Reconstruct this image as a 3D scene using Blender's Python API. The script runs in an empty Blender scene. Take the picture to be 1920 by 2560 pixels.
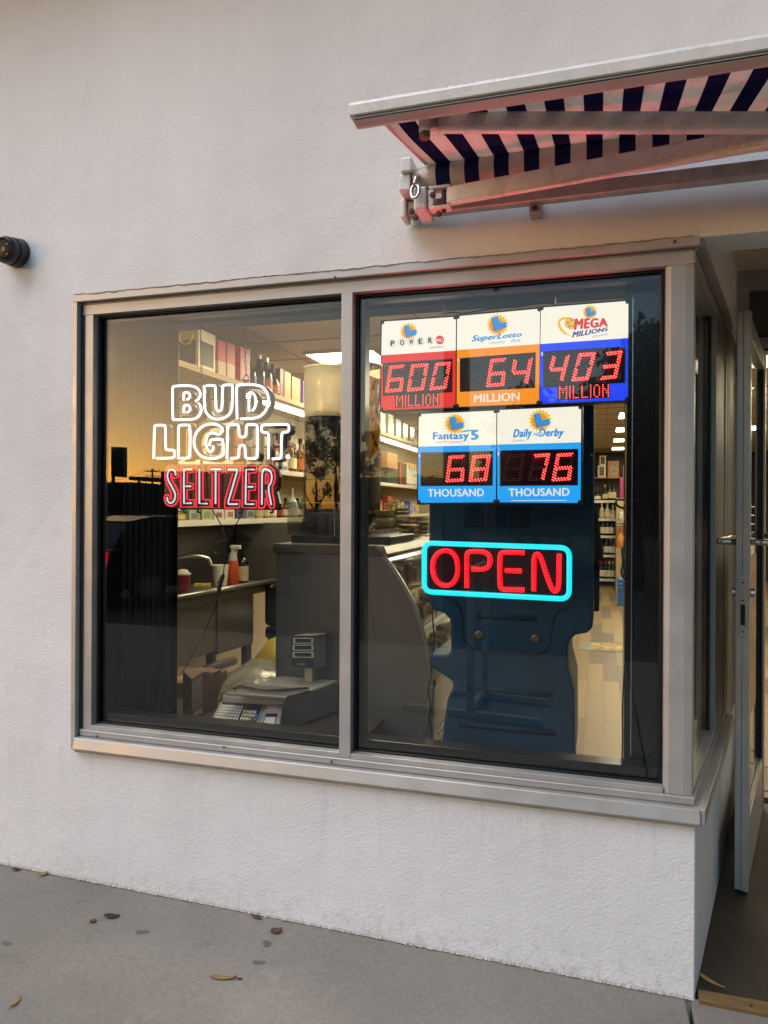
import bpy, bmesh, math, random
from mathutils import Vector, Matrix
R = math.radians
rnd = random.Random(7)
SC = bpy.context.scene
COL = SC.collection

# ---------------------------------------------------------------- camera
F = 1800.0; CX, CY = 960.0, 1268.0; RHO = R(.3); YAW = math.atan(F / 6018)
SN, CS = math.sin(YAW), math.cos(YAW)
CAM = Vector((-0.287, -2.392, 1.5))
cd = bpy.data.cameras.new('camera'); cam = bpy.data.objects.new('camera', cd); COL.objects.link(cam)
cd.sensor_fit = 'HORIZONTAL'; cd.sensor_width = 36.0; cd.lens = 36.0 * F / 1920
cd.shift_y = -12 / 1920; cd.clip_start = .02; cd.clip_end = 3000
cam.matrix_world = Matrix.Translation(CAM) @ Matrix.Rotation(YAW, 4, 'Z') @ Matrix.Rotation(R(90), 4, 'X') @ Matrix.Rotation(RHO, 4, 'Z')
SC.camera = cam

# ---------------------------------------------------------------- sky, sun, exposure
SUN_EL = 2.6
SUN_DIR = Vector((-.68, -.73))          # plan direction towards the sunset, behind and left of the viewer
w = bpy.data.worlds.new('World'); SC.world = w; w.use_nodes = True
nt = w.node_tree; nt.nodes.clear()
sky = nt.nodes.new('ShaderNodeTexSky'); sky.sky_type = 'NISHITA'; sky.sun_disc = False
sky.sun_elevation = R(SUN_EL); sky.sun_rotation = math.atan2(SUN_DIR.x, SUN_DIR.y)
sky.air_density = 1.0; sky.dust_density = 1.1; sky.ozone_density = 2.2; sky.altitude = 60
bg = nt.nodes.new('ShaderNodeBackground'); bg.inputs['Strength'].default_value = .135
wo = nt.nodes.new('ShaderNodeOutputWorld')
nt.links.new(sky.outputs[0], bg.inputs[0]); nt.links.new(bg.outputs[0], wo.inputs[0])
ld = bpy.data.lights.new('sun', 'SUN'); ld.energy = .66; ld.angle = R(50); ld.color = (.95, .96, 1.0)
sun = bpy.data.objects.new('sun', ld); COL.objects.link(sun)
sv = Vector((SUN_DIR.x, SUN_DIR.y, math.tan(R(58)) * SUN_DIR.length))
sun.rotation_euler = sv.to_track_quat('Z', 'Y').to_euler(); sun.location = (-6, -8, 6)
SC.view_settings.view_transform = 'Standard'; SC.view_settings.look = 'None'
SC.view_settings.gamma = 1; SC.view_settings.use_curve_mapping = False
SC.view_settings.exposure = 2.0
EXPO = 2.0 ** SC.view_settings.exposure
cy = SC.cycles
cy.use_denoising = True; cy.max_bounces = 10; cy.transparent_max_bounces = 24
cy.diffuse_bounces = 4; cy.glossy_bounces = 5; cy.sample_clamp_indirect = 6; cy.caustics_reflective = False; cy.caustics_refractive = False

# ---------------------------------------------------------------- geometry helpers
def ray(x, y):
    a, b = x - CX, y - CY
    xr = a * math.cos(RHO) + b * math.sin(RHO); yr = -a * math.sin(RHO) + b * math.cos(RHO)
    u, v = xr / F, -yr / F
    return Vector((-SN + u * CS, CS + u * SN, v))
def _at(x, y, k, val):
    D = ray(x, y); t = (val - CAM[k]) / D[k]; return CAM + D * t
def PX(x, y, X): return _at(x, y, 0, X)      # survey point of the photograph on the plane X = const
def P(x, y, Y=0.): return _at(x, y, 1, Y)    # ... on the plane Y = const
def PZ(x, y, z=0.): return _at(x, y, 2, z)   # ... on the level z = const
def crop(x0, y0, k): return lambda x, y: (x0 + x / k, y0 + y / k)

class MB:
    def __init__(s): s.v = []; s.f = []
    def add(s, vs, fs):
        n = len(s.v); s.v += [tuple(v) for v in vs]; s.f += [tuple(i + n for i in f) for f in fs]; return s
    def box(s, x0, x1, y0, y1, z0, z1):
        return s.obox(Vector(((x0+x1)/2, (y0+y1)/2, (z0+z1)/2)), (abs(x1-x0)/2, abs(y1-y0)/2, abs(z1-z0)/2))
    def obox(s, c, h, m=None):
        vs = []
        for k in range(8):
            p = Vector((h[0]*(1 if k & 1 else -1), h[1]*(1 if k & 2 else -1), h[2]*(1 if k & 4 else -1)))
            vs.append(Vector(c) + (m @ p if m else p))
        return s.add(vs, [(0,2,3,1),(4,5,7,6),(0,1,5,4),(2,6,7,3),(0,4,6,2),(1,3,7,5)])
    def hexa(s, b, t):   # bottom 4 pts and top 4 pts
        return s.add(list(b)+list(t), [(3,2,1,0),(4,5,6,7),(0,1,5,4),(1,2,6,5),(2,3,7,6),(3,0,4,7)])
    def bar(s, a, b, wd, ht, up=(0,0,1)):
        a, b = Vector(a), Vector(b); d = (b-a); L = d.length; d.normalize(); up = Vector(up)
        x = d.cross(up).normalized(); z = x.cross(d).normalized()
        m = Matrix((x, d, z)).transposed()
        return s.obox((a+b)/2, (wd/2, L/2, ht/2), m)
    def prism(s, poly, d):     # planar polygon (3d points) swept by vector d
        d = Vector(d); n = len(poly); a = [Vector(p) for p in poly]; b = [p + d for p in a]
        f = [tuple(range(n))[::-1], tuple(range(n, 2*n))] + [(i, (i+1) % n, n+(i+1) % n, n+i) for i in range(n)]
        return s.add(a+b, f)
    def tube(s, pts, r, n=8, closed=False, caps=True):
        pts = [Vector(p) for p in pts]; N = len(pts)
        if N < 2: return s
        rings = []; prev = None
        for i, p in enumerate(pts):
            if closed: t = pts[(i+1) % N] - pts[i-1]
            else: t = pts[min(i+1, N-1)] - pts[max(i-1, 0)]
            if t.length < 1e-9: t = Vector((0,0,1))
            t.normalize()
            if prev is None:
                a = Vector((0,1,0)) if abs(t.y) < .9 else Vector((1,0,0))
                nrm = (a - t*a.dot(t)).normalized()
            else:
                nrm = prev - t*prev.dot(t)
                nrm = nrm.normalized() if nrm.length > 1e-6 else prev
            prev = nrm; bn = t.cross(nrm)
            rr = r[i] if isinstance(r, (list, tuple)) else r
            rings.append([p + (nrm*math.cos(2*math.pi*k/n) + bn*math.sin(2*math.pi*k/n))*rr for k in range(n)])
        vs = [v for g in rings for v in g]; fs = []
        for i in range(N if closed else N-1):
            j = (i+1) % N
            for k in range(n): fs.append((i*n+k, i*n+(k+1) % n, j*n+(k+1) % n, j*n+k))
        if caps and not closed: fs += [tuple(range(n))[::-1], tuple((N-1)*n+k for k in range(n))]
        return s.add(vs, fs)
    def lathe(s, prof, c=(0,0,0), n=16, m=None):   # prof: (r,z) pairs
        vs = []; c = Vector(c); N = len(prof)
        for r, z in prof:
            for k in range(n):
                p = Vector((r*math.cos(2*math.pi*k/n), r*math.sin(2*math.pi*k/n), z)); vs.append(c + (m @ p if m else p))
        fs = [(i*n+k, i*n+(k+1) % n, (i+1)*n+(k+1) % n, (i+1)*n+k) for i in range(N-1) for k in range(n)]
        fs += [tuple(range(n))[::-1], tuple((N-1)*n+k for k in range(n))]
        return s.add(vs, fs)
    def disc(s, c, r, n=10, nx=(1,0,0), ny=(0,0,1)):
        c = Vector(c); nx = Vector(nx); ny = Vector(ny)
        return s.add([c + nx*r*math.cos(2*math.pi*k/n) + ny*r*math.sin(2*math.pi*k/n) for k in range(n)], [tuple(range(n))])

def mesh(name, mb, off=None, smooth=False):
    me = bpy.data.meshes.new(name)
    vs = mb.v if off is None else [(v[0]-off[0], v[1]-off[1], v[2]-off[2]) for v in mb.v]
    me.from_pydata(vs, [], mb.f); me.update()
    bm = bmesh.new(); bm.from_mesh(me); bmesh.ops.recalc_face_normals(bm, faces=bm.faces); bm.to_mesh(me); bm.free()
    if smooth:
        for p in me.polygons: p.use_smooth = True
        if smooth == 'auto':
            try: me.set_sharp_from_angle(angle=R(40))
            except Exception: pass
    return me

def tag(o, label=None, cat=None, group=None, kind=None):
    if label: o['label'] = label
    if cat: o['category'] = cat
    if group: o['group'] = group
    if kind: o['kind'] = kind
    return o
def link(name, me, m, parent=None):
    o = bpy.data.objects.new(name, me); COL.objects.link(o)
    if m and not me.materials: me.materials.append(m)
    if parent: o.parent = parent
    return o
def world_of(o):
    p = Vector((0,0,0))
    while o: p = p + o.location; o = o.parent
    return p
def part(name, mb, m, parent=None, bevel=0, smooth=False, seg=2):
    """one mesh object; vertices are given in world space (unrotated parents)"""
    off = world_of(parent) if parent else None
    o = link(name, mesh(name, mb, off, smooth), m, parent)
    if bevel:
        b = o.modifiers.new('bevel', 'BEVEL'); b.width = bevel; b.segments = seg; b.limit_method = 'ANGLE'; b.angle_limit = R(40)
        b.harden_normals = False
    return o
def thing(name, label, cat, loc=(0,0,0), group=None, rz=0):
    o = bpy.data.objects.new(name, None); COL.objects.link(o); o.location = loc; o.rotation_euler = (0,0,rz)
    o.empty_display_size = .05
    return tag(o, label, cat, group)
def copy_tree(o, parent=None):
    c = o.copy(); COL.objects.link(c); c.parent = parent
    for ch in list(o.children): copy_tree(ch, c)
    return c

# ---------------------------------------------------------------- materials
def lin(h):
    h = h.lstrip('#'); o = []
    for i in (0, 2, 4):
        c_ = int(h[i:i+2], 16)/255; o.append(c_/12.92 if c_ <= .04045 else ((c_+.055)/1.055)**2.4)
    return tuple(o)
_M = {}
def mat(name, col=None, rough=.5, metal=0, var=0., vscale=6., bump=0., bscale=60., spec=.5, coat=0, rvar=0., stretch=None, alpha=1):
    if name in _M: return _M[name]
    m = bpy.data.materials.new(name); m.use_nodes = True; _M[name] = m
    t = m.node_tree; b = t.nodes['Principled BSDF']
    if isinstance(col, str): col = lin(col)
    b.inputs['Base Color'].default_value = (*col, 1); b.inputs['Roughness'].default_value = rough
    b.inputs['Metallic'].default_value = metal; b.inputs['Specular IOR Level'].default_value = spec
    b.inputs['Coat Weight'].default_value = coat
    if var or bump or rvar:
        tc = t.nodes.new('ShaderNodeTexCoord'); src = tc.outputs['Object']
        if stretch:
            mp = t.nodes.new('ShaderNodeMapping'); mp.inputs['Scale'].default_value = stretch
            t.links.new(src, mp.inputs[0]); src = mp.outputs[0]
        nz = t.nodes.new('ShaderNodeTexNoise'); nz.inputs['Scale'].default_value = vscale; nz.inputs['Detail'].default_value = 6; nz.inputs['Roughness'].default_value = .6
        t.links.new(src, nz.inputs['Vector'])
        if var:
            rp = t.nodes.new('ShaderNodeMapRange'); rp.inputs[1].default_value = .3; rp.inputs[2].default_value = .7
            rp.inputs[3].default_value = 1-var; rp.inputs[4].default_value = 1+var*.6
            t.links.new(nz.outputs[0], rp.inputs[0])
            mx = t.nodes.new('ShaderNodeVectorMath'); mx.operation = 'SCALE'; mx.inputs[0].default_value = col
            t.links.new(rp.outputs[0], mx.inputs['Scale']); t.links.new(mx.outputs[0], b.inputs['Base Color'])
        if rvar:
            rr = t.nodes.new('ShaderNodeMapRange'); rr.inputs[1].default_value = .3; rr.inputs[2].default_value = .7
            rr.inputs[3].default_value = max(.02, rough-rvar); rr.inputs[4].default_value = min(1, rough+rvar)
            t.links.new(nz.outputs[0], rr.inputs[0]); t.links.new(rr.outputs[0], b.inputs['Roughness'])
        if bump:
            n2 = t.nodes.new('ShaderNodeTexNoise'); n2.inputs['Scale'].default_value = bscale; n2.inputs['Detail'].default_value = 4
            t.links.new(src, n2.inputs['Vector'])
            bp = t.nodes.new('ShaderNodeBump'); bp.inputs['Strength'].default_value = bump; bp.inputs['Distance'].default_value = .01
            t.links.new(n2.outputs[0], bp.inputs['Height']); t.links.new(bp.outputs[0], b.inputs['Normal'])
    return m
def emis(name, col, k=1.0):
    """lit surface whose radiance shows as the given display colour times k"""
    if name in _M: return _M[name]
    m = bpy.data.materials.new(name); m.use_nodes = True; _M[name] = m
    t = m.node_tree; b = t.nodes['Principled BSDF']
    if isinstance(col, str): col = lin(col)
    b.inputs['Base Color'].default_value = (.04, .04, .04, 1); b.inputs['Roughness'].default_value = .4
    b.inputs['Specular IOR Level'].default_value = .135
    b.inputs['Emission Color'].default_value = (*col, 1); b.inputs['Emission Strength'].default_value = k / EXPO
    return m
def glassmat(name, tint=(1,1,1), rough=0., f0=.042, body=0., bcol=(.8,.8,.8), speck=0.):
    """clear pane: Schlick reflection over straight-through transmission"""
    if name in _M: return _M[name]
    m = bpy.data.materials.new(name); m.use_nodes = True; _M[name] = m
    t = m.node_tree; t.nodes.clear(); N = t.nodes.new; L = t.links.new
    out = N('ShaderNodeOutputMaterial'); lw = N('ShaderNodeLayerWeight'); lw.inputs[0].default_value = .5
    pw = N('ShaderNodeMath'); pw.operation = 'POWER'; pw.inputs[1].default_value = 5; L(lw.outputs['Facing'], pw.inputs[0])
    ma = N('ShaderNodeMath'); ma.operation = 'MULTIPLY_ADD'; ma.inputs[1].default_value = 1-f0; ma.inputs[2].default_value = f0; L(pw.outputs[0], ma.inputs[0])
    tr = N('ShaderNodeBsdfTransparent'); tr.inputs[0].default_value = (*tint, 1)
    gl = N('ShaderNodeBsdfGlossy'); gl.inputs['Roughness'].default_value = rough
    mx = N('ShaderNodeMixShader'); L(ma.outputs[0], mx.inputs[0]); L(tr.outputs[0], mx.inputs[1]); L(gl.outputs[0], mx.inputs[2])
    res = mx
    if body:
        df = N('ShaderNodeBsdfTranslucent'); df.inputs[0].default_value = (*bcol, 1)
        d2 = N('ShaderNodeBsdfDiffuse'); d2.inputs[0].default_value = (*bcol, 1); dm = N('ShaderNodeMixShader'); dm.inputs[0].default_value = .45; L(df.outputs[0], dm.inputs[1]); L(d2.outputs[0], dm.inputs[2]); df = dm
        m2 = N('ShaderNodeMixShader'); m2.inputs[0].default_value = body
        if speck:
            tc = N('ShaderNodeTexCoord'); mp = N('ShaderNodeMapping'); mp.inputs['Scale'].default_value = (1, 1, .4); L(tc.outputs['Object'], mp.inputs[0]); nz = N('ShaderNodeTexNoise'); nz.inputs['Scale'].default_value = speck; nz.inputs['Detail'].default_value = 8; nz.inputs['Roughness'].default_value = .7; L(mp.outputs[0], nz.inputs['Vector'])
            cr_ = N('ShaderNodeValToRGB'); cr_.color_ramp.elements[0].position = .40; cr_.color_ramp.elements[0].color = (.05, .02, .006, 1); cr_.color_ramp.elements[1].position = .52; cr_.color_ramp.elements[1].color = (*bcol, 1); L(nz.outputs[0], cr_.inputs[0])
            for q_ in t.nodes:
                if q_.bl_idname in ('ShaderNodeBsdfTranslucent', 'ShaderNodeBsdfDiffuse'): L(cr_.outputs[0], q_.inputs[0])
        L(mx.outputs[0], m2.inputs[1]); L(df.outputs[0], m2.inputs[2]); res = m2
    L(res.outputs[0], out.inputs[0])
    return m

def stucco():
    if 'stucco' in _M: return _M['stucco']
    m = bpy.data.materials.new('stucco'); m.use_nodes = True; _M['stucco'] = m
    t = m.node_tree; b = t.nodes['Principled BSDF']; N = t.nodes.new; L = t.links.new
    tc = N('ShaderNodeTexCoord'); o = tc.outputs['Object']
    def nz(sc, det, rough=.55, src=o):
        n = N('ShaderNodeTexNoise'); n.inputs['Scale'].default_value = sc; n.inputs['Detail'].default_value = det; n.inputs['Roughness'].default_value = rough; L(src, n.inputs['Vector']); return n.outputs[0]
    def rg(a, lo, hi, x, y):
        r = N('ShaderNodeMapRange'); r.inputs[1].default_value = lo; r.inputs[2].default_value = hi; r.inputs[3].default_value = x; r.inputs[4].default_value = y; L(a, r.inputs[0]); return r.outputs[0]
    def mul(a, c_):
        k = N('ShaderNodeMath'); k.operation = 'MULTIPLY'; L(a, k.inputs[0]); L(c_, k.inputs[1]); return k.outputs[0]
    mp = N('ShaderNodeMapping'); mp.inputs['Scale'].default_value = (5, 5, .55); L(o, mp.inputs[0])
    k = mul(rg(nz(.9, 5), .35, .7, .92, 1.04), rg(nz(1.3, 6, .6, mp.outputs[0]), .4, .72, 1.01, .965))
    k = mul(k, rg(nz(7, 6, .65), .58, .78, 1.0, .90))
    pv = N('ShaderNodeTexVoronoi'); pv.inputs['Scale'].default_value = .8; pv.inputs['Randomness'].default_value = 1; L(o, pv.inputs['Vector'])
    k = mul(k, rg(pv.outputs['Color'], .2, .9, .965, 1.02))
    # drip stains that hang below the sill
    sp0 = N('ShaderNodeSeparateXYZ'); L(o, sp0.inputs[0]); mp2 = N('ShaderNodeMapping'); mp2.inputs['Scale'].default_value = (14, 14, .7); L(o, mp2.inputs[0])
    drip = mul(mul(rg(nz(1.6, 4, .6, mp2.outputs[0]), .52, .72, 0, 1), rg(sp0.outputs['Z'], .22, .52, 0, 1)), rg(sp0.outputs['Z'], .54, .56, 1, 0)); k = mul(k, rg(drip, 0, 1, 1, .90))
    # scuffs and splash dirt near the ground
    sp = N('ShaderNodeSeparateXYZ'); L(o, sp.inputs[0])
    low = rg(sp.outputs['Z'], .0, .20, 1, 0); grit = rg(nz(26, 5, .7), .5, .68, 0, 1); dirt = mul(low, grit)
    mc = N('ShaderNodeVectorMath'); mc.operation = 'SCALE'; mc.inputs[0].default_value = (.79, .782, .788); L(k, mc.inputs['Scale'])
    mx = N('ShaderNodeMix'); mx.data_type = 'RGBA'; L(mul(dirt, rg(low, 0, 1, .12, .55)), mx.inputs[0]); L(mc.outputs[0], mx.inputs[6]); mx.inputs[7].default_value = (.36, .32, .28, 1)
    L(mx.outputs[2], b.inputs['Base Color']); b.inputs['Roughness'].default_value = .62; b.inputs['Specular IOR Level'].default_value = .35
    # relief: trowel swells + orange peel of varying strength
    vo = N('ShaderNodeTexVoronoi'); vo.inputs['Scale'].default_value = 120; vo.feature = 'SMOOTH_F1'; L(o, vo.inputs['Vector'])
    peel = mul(nz(150, 3, .6), rg(nz(2.2, 3), .35, .65, .35, 1.0))
    a1 = N('ShaderNodeMath'); a1.operation = 'MULTIPLY_ADD'; L(vo.outputs['Distance'], a1.inputs[0]); a1.inputs[1].default_value = .5; L(peel, a1.inputs[2])
    a2 = N('ShaderNodeMath'); a2.operation = 'MULTIPLY_ADD'; L(nz(5.5, 4, .5), a2.inputs[0]); a2.inputs[1].default_value = 3.2; L(a1.outputs[0], a2.inputs[2])
    a3 = N('ShaderNodeMath'); a3.operation = 'MULTIPLY_ADD'; L(nz(28, 3, .5), a3.inputs[0]); a3.inputs[1].default_value = .25; L(a2.outputs[0], a3.inputs[2])
    bp = N('ShaderNodeBump'); bp.inputs['Strength'].default_value = .66; bp.inputs['Distance'].default_value = .0035; L(a3.outputs[0], bp.inputs['Height']); L(bp.outputs[0], b.inputs['Normal'])
    return m
def concrete(name, col, dark, blotch=1.6, rough=.72):
    if name in _M: return _M[name]
    m = bpy.data.materials.new(name); m.use_nodes = True; _M[name] = m
    t = m.node_tree; b = t.nodes['Principled BSDF']; N = t.nodes.new; L = t.links.new
    tc = N('ShaderNodeTexCoord'); o = tc.outputs['Object']
    def nz(sc, det, rough=.6):
        n = N('ShaderNodeTexNoise'); n.inputs['Scale'].default_value = sc; n.inputs['Detail'].default_value = det; n.inputs['Roughness'].default_value = rough; L(o, n.inputs['Vector']); return n.outputs[0]
    def rg(a, lo, hi, x, y):
        r = N('ShaderNodeMapRange'); r.inputs[1].default_value = lo; r.inputs[2].default_value = hi; r.inputs[3].default_value = x; r.inputs[4].default_value = y; L(a, r.inputs[0]); return r.outputs[0]
    m1 = N('ShaderNodeMix'); m1.data_type = 'RGBA'; L(rg(nz(blotch, 7), .35, .68, 0, 1), m1.inputs[0]); m1.inputs[6].default_value = (*lin(col), 1); m1.inputs[7].default_value = (*lin(dark), 1)
    m2 = N('ShaderNodeMix'); m2.data_type = 'RGBA'; m2.blend_type = 'MULTIPLY'; m2.inputs[0].default_value = 1; L(m1.outputs[2], m2.inputs[6])
    g = N('ShaderNodeCombineColor'); v = rg(nz(60, 5, .75), .3, .7, .82, 1.12)
    for i in range(3): L(v, g.inputs[i])
    L(g.outputs[0], m2.inputs[7])
    m3 = N('ShaderNodeMix'); m3.data_type = 'RGBA'; L(rg(nz(9, 4, .5), .66, .76, 0, .22), m3.inputs[0]); L(m2.outputs[2], m3.inputs[6]); m3.inputs[7].default_value = (*[min(1, c_*1.7) for c_ in lin(col)], 1)
    cwv = N('ShaderNodeVectorMath'); cwv.operation = 'MULTIPLY_ADD'; cwv.inputs[1].default_value = (.4, .4, .4); wn = N('ShaderNodeTexNoise'); wn.inputs['Scale'].default_value = 4; wn.inputs['Detail'].default_value = 6; L(o, wn.inputs['Vector']); L(wn.outputs['Color'], cwv.inputs[0]); L(o, cwv.inputs[2])
    ve = N('ShaderNodeTexVoronoi'); ve.feature = 'DISTANCE_TO_EDGE'; ve.inputs['Scale'].default_value = .55; L(cwv.outputs[0], ve.inputs['Vector'])
    ck = N('ShaderNodeMath'); ck.operation = 'MULTIPLY'; L(rg(ve.outputs['Distance'], .0006, .0025, .22, 0), ck.inputs[0]); L(rg(nz(1.3, 2), .5, .58, 0, 1), ck.inputs[1])
    sx_ = N('ShaderNodeMath'); sx_.operation = 'MAXIMUM'; L(ck.outputs[0], sx_.inputs[0]); L(rg(nz(5.5, 5, .7), .64, .74, 0, .35), sx_.inputs[1])
    m4 = N('ShaderNodeMix'); m4.data_type = 'RGBA'; L(sx_.outputs[0], m4.inputs[0]); L(m3.outputs[2], m4.inputs[6]); m4.inputs[7].default_value = (.05, .044, .038, 1)
    L(m4.outputs[2], b.inputs['Base Color'])
    L(rg(nz(3, 5), .3, .7, rough-.14, rough+.12), b.inputs['Roughness']); b.inputs['Specular IOR Level'].default_value = .4
    bp = N('ShaderNodeBump'); bp.inputs['Strength'].default_value = .35; bp.inputs['Distance'].default_value = .003; L(nz(90, 6, .7), bp.inputs['Height']); L(bp.outputs[0], b.inputs['Normal'])
    return m

# ---------------------------------------------------------------- lettering
def glyphs(s, bold=0., shear=0., space=1.):
    cu = bpy.data.curves.new('lettering', 'FONT'); cu.body = s; cu.size = 1; cu.shear = shear; cu.space_character = space + bold*1.6
    cu.resolution_u = 3; cu.fill_mode = 'FRONT'
    o = bpy.data.objects.new('lettering', cu); COL.objects.link(o)
    dg = bpy.context.evaluated_depsgraph_get(); me = bpy.data.meshes.new_from_object(o.evaluated_get(dg))
    v0 = [tuple(v.co) for v in me.vertices]; f0 = [tuple(p.vertices) for p in me.polygons]
    bpy.data.objects.remove(o); bpy.data.curves.remove(cu); bpy.data.meshes.remove(me)
    vs, fs = [], []
    for k, (dx, dy) in enumerate([(0, 0)] + ([(bold, 0), (-bold, 0), (0, bold*.6), (0, -bold*.6)] if bold else [])):   # heavier strokes: shifted layers
        n = len(vs); vs += [(v[0]+dx, v[1]+dy, k) for v in v0]; fs += [tuple(i+n for i in f) for f in f0]
    x0 = min(v[0] for v in vs); x1 = max(v[0] for v in vs); y0 = min(v[1] for v in vs); y1 = max(v[1] for v in vs)
    return [((v[0]-x0)/(x1-x0), (v[1]-y0)/(y1-y0), v[2]) for v in vs], fs
def bil(q, s, t):   # q: bl br tr tl
    bl, br, tr, tl = [Vector(p) for p in q]
    return (bl*(1-s) + br*s)*(1-t) + (tl*(1-s) + tr*s)*t
def letter_mesh(s, q, **k):
    vs, fs = glyphs(s, **k); return MB().add([bil(q, a, b_) + Vector((0, -.00006*c_, 0)) for a, b_, c_ in vs], fs)
# ================================================================ setting: wall, ground, entry recess
M_ST = stucco()
M_CON = concrete('sidewalk_concrete', '#8a837a', '#777067', 1.1)
M_ENT = concrete('entry_floor', '#2c251f', '#211b16', 2.2, .6)
M_ASP = concrete('asphalt', '#343332', '#292827', .6, .85)
M_AL = mat('aluminium', '#b6b3b0', .38, .38, .10, 9, .05, 300, rvar=.10, stretch=(1, 1, 1))
M_ALD = mat('aluminium_weathered', '#a4a19e', .42, .32, .16, 14, .06, 200, rvar=.12)
M_BLK = mat('black_rubber', (.006, .006, .007), .45, spec=.35)
M_BLG = mat('black_painted_metal', (.008, .008, .009), .28)
M_CHR = mat('brushed_steel', (.62, .60, .57), .24, 1, .06, 40)
M_SCREW = mat('rusty_screw', '#5a4a40', .6, .5)
M_GLASS = glassmat('window_glass', (.97, .985, .975))

SK = R(13.2)                                     # the entry's splayed side, measured from +Y
SD = Vector((math.sin(SK), math.cos(SK), 0)); SNRM = Vector((math.cos(SK), -math.sin(SK), 0))   # along / outward
def S(a, o, z): return SD*a + SNRM*o + Vector((0, 0, z))     # a along the side from the corner, o outward
def sbox(mb, a0, a1, o0, o1, z0, z1):
    return mb.hexa([S(a0,o0,z0), S(a1,o0,z0), S(a1,o1,z0), S(a0,o1,z0)], [S(a0,o0,z1), S(a1,o0,z1), S(a1,o1,z1), S(a0,o1,z1)])

def gz(X): return -.008 - .0115*X if X < 0 else -.008 - .004*X
# --- ground
g = MB(); g.add([(-600,-600,-.22),(600,-600,-.22),(600,-5.2,-.22),(-600,-5.2,-.22)], [(0,1,2,3)])
tag(part('ground', g, M_ASP), kind='structure')
g = MB().box(-14, 9, -5.0, .3, -.30, -.16)
side = tag(part('sidewalk', g, mat('kerb_bed', '#6a655e', .9)), kind='structure')
def slab(x0, x1, y0, y1, name='slab'):
    mb = MB(); b = [(x0,y0,-.16),(x1,y0,-.16),(x1,y1,-.16),(x0,y1,-.16)]; t_ = [(x0,y0,gz(x0)),(x1,y0,gz(x1)),(x1,y1,gz(x1)),(x0,y1,gz(x0))]
    return part(name, mb.hexa(b, t_), M_CON, side, .006)
ed = [-14, -9.6, -6.4, -3.2, -.018, 3.0, 6, 9]
for i in range(7):
    for y0, y1 in ((-5.0, -2.6), (-2.588, .012)): slab(ed[i]+.006, ed[i+1]-.006, y0, y1)
# --- entry floor with a worn board at its lip
e = MB().hexa([(-.02,.034,-.2),(2.4,.034,-.2),(2.4,1.62,-.2),(.36,1.62,-.2)], [(-.02,.034,.0),(2.4,.034,.0),(2.4,1.62,.022),(.36,1.62,.022)])
tag(part('entry_floor', e, M_ENT), kind='structure')
thr = thing('threshold_board', 'worn yellowish wooden strip screwed down at the lip of the entry floor', 'threshold', (.9, .0, 0))
part('board', MB().hexa([(.012,-.016,-.03),(2.3,-.05,-.03),(2.3,.031,-.03),(.012,.031,-.03)], [(.012,-.014,.006),(2.3,-.046,.006),(2.3,.029,.012),(.012,.029,.012)]), mat('worn_wood', '#70552f', .6, 0, .35, 18, .3, 60, stretch=(1, 9, 9)), thr, .004)
for q in ((1877, 2512),):
    p = PZ(*q, .012); part('screw', MB().lathe([(.004,-.002),(.0045,.0015),(.003,.002)], p, 10), M_SCREW, thr)

# --- stucco front wall with the window opening and the entry opening
WL, WR, WB, WT = -2.288, 0.0, .545, 2.333
HX = 3.2; ZT = 4.4; XL = -7.0; TH = .14
fw = MB()
def grid_quad(mb, x0, x1, z0, z1):
    mb.box(x0, x1, 0, TH, z0, z1)
wl = thing('stucco_wall', 'white stucco shop wall around the display window', 'wall', (0, 0, 0))
poly = [(XL,-.15),(0,-.15),(0,WB),(WL,WB),(WL,WT),(HX,WT),(HX,ZT),(XL,ZT)]
part('front_face', MB().prism([(x, 0, z) for x, z in poly], (0, TH, 0)), M_ST, wl, .004)
sd = MB(); sbox(sd, .003, 1.62, -.12, 0, -.15, .523)
part('side_sill_wall', sd, M_ST, wl, .008)
hd = MB(); sbox(hd, .16, 1.62, -.12, 0, 2.336, 2.72)
part('side_head_wall', hd, M_ST, wl, .004)
hb = MB().box(0.0, HX, TH+.001, .158, WT+.001, ZT); part('header_back', hb, M_ST, wl)
tag(part('entry_ceiling', MB().box(-.1, HX, .16, 1.9, 2.72, 2.8), M_ST), kind='structure')
rw = MB().hexa([(2.3,.0,-.1),(2.5,.0,-.1),(2.5,1.9,-.1),(1.95,1.9,-.1)], [(2.3,.0,WT),(2.5,.0,WT),(2.5,1.9,2.72),(1.95,1.9,2.72)])
tag(part('entry_side_wall', rw, M_ST), 'white stucco side of the entry recess opposite the display window', 'wall')
ev = thing('shade_eave', 'unseen white eave added above the shop front to shade the upper wall', 'eave', (0, -.3, 3.95)); part('shade_soffit', MB().box(XL, HX, -.40, -.001, 3.95, 4.02), M_ST, ev, .004); part('shade_fascia', MB().box(XL, HX, -.44, -.4005, 3.93, 4.2), M_AL, ev, .004)  # eave added above the frame, out of view, to shade the upper wall
# a line of caulk and cracked paint along the frame's top edge
ck = MB(); g3 = random.Random(11); k0 = None; w_ = .004
for i in range(170):
    x = WL + (WR-WL)*i/169; w_ = max(.0015, min(.007, w_ + g3.gauss(0, .0022) - (w_-.005)*.06)); zt = 2.3345 + g3.uniform(-.0006, .0025); cur = [(x, -.0152, zt-w_), (x, -.0165, zt-.2*w_), (x, -.001, zt+.002)]
    if k0 and g3.random() < .985: ck.add([k0[0], cur[0], cur[1], k0[1]], [(0,1,2,3)]); ck.add([k0[1], cur[1], cur[2], k0[2]], [(0,1,2,3)])
    k0 = cur
part('caulk_line', ck, mat('old_caulk', '#978d83', .9, 0, .3, 40), wl)

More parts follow.
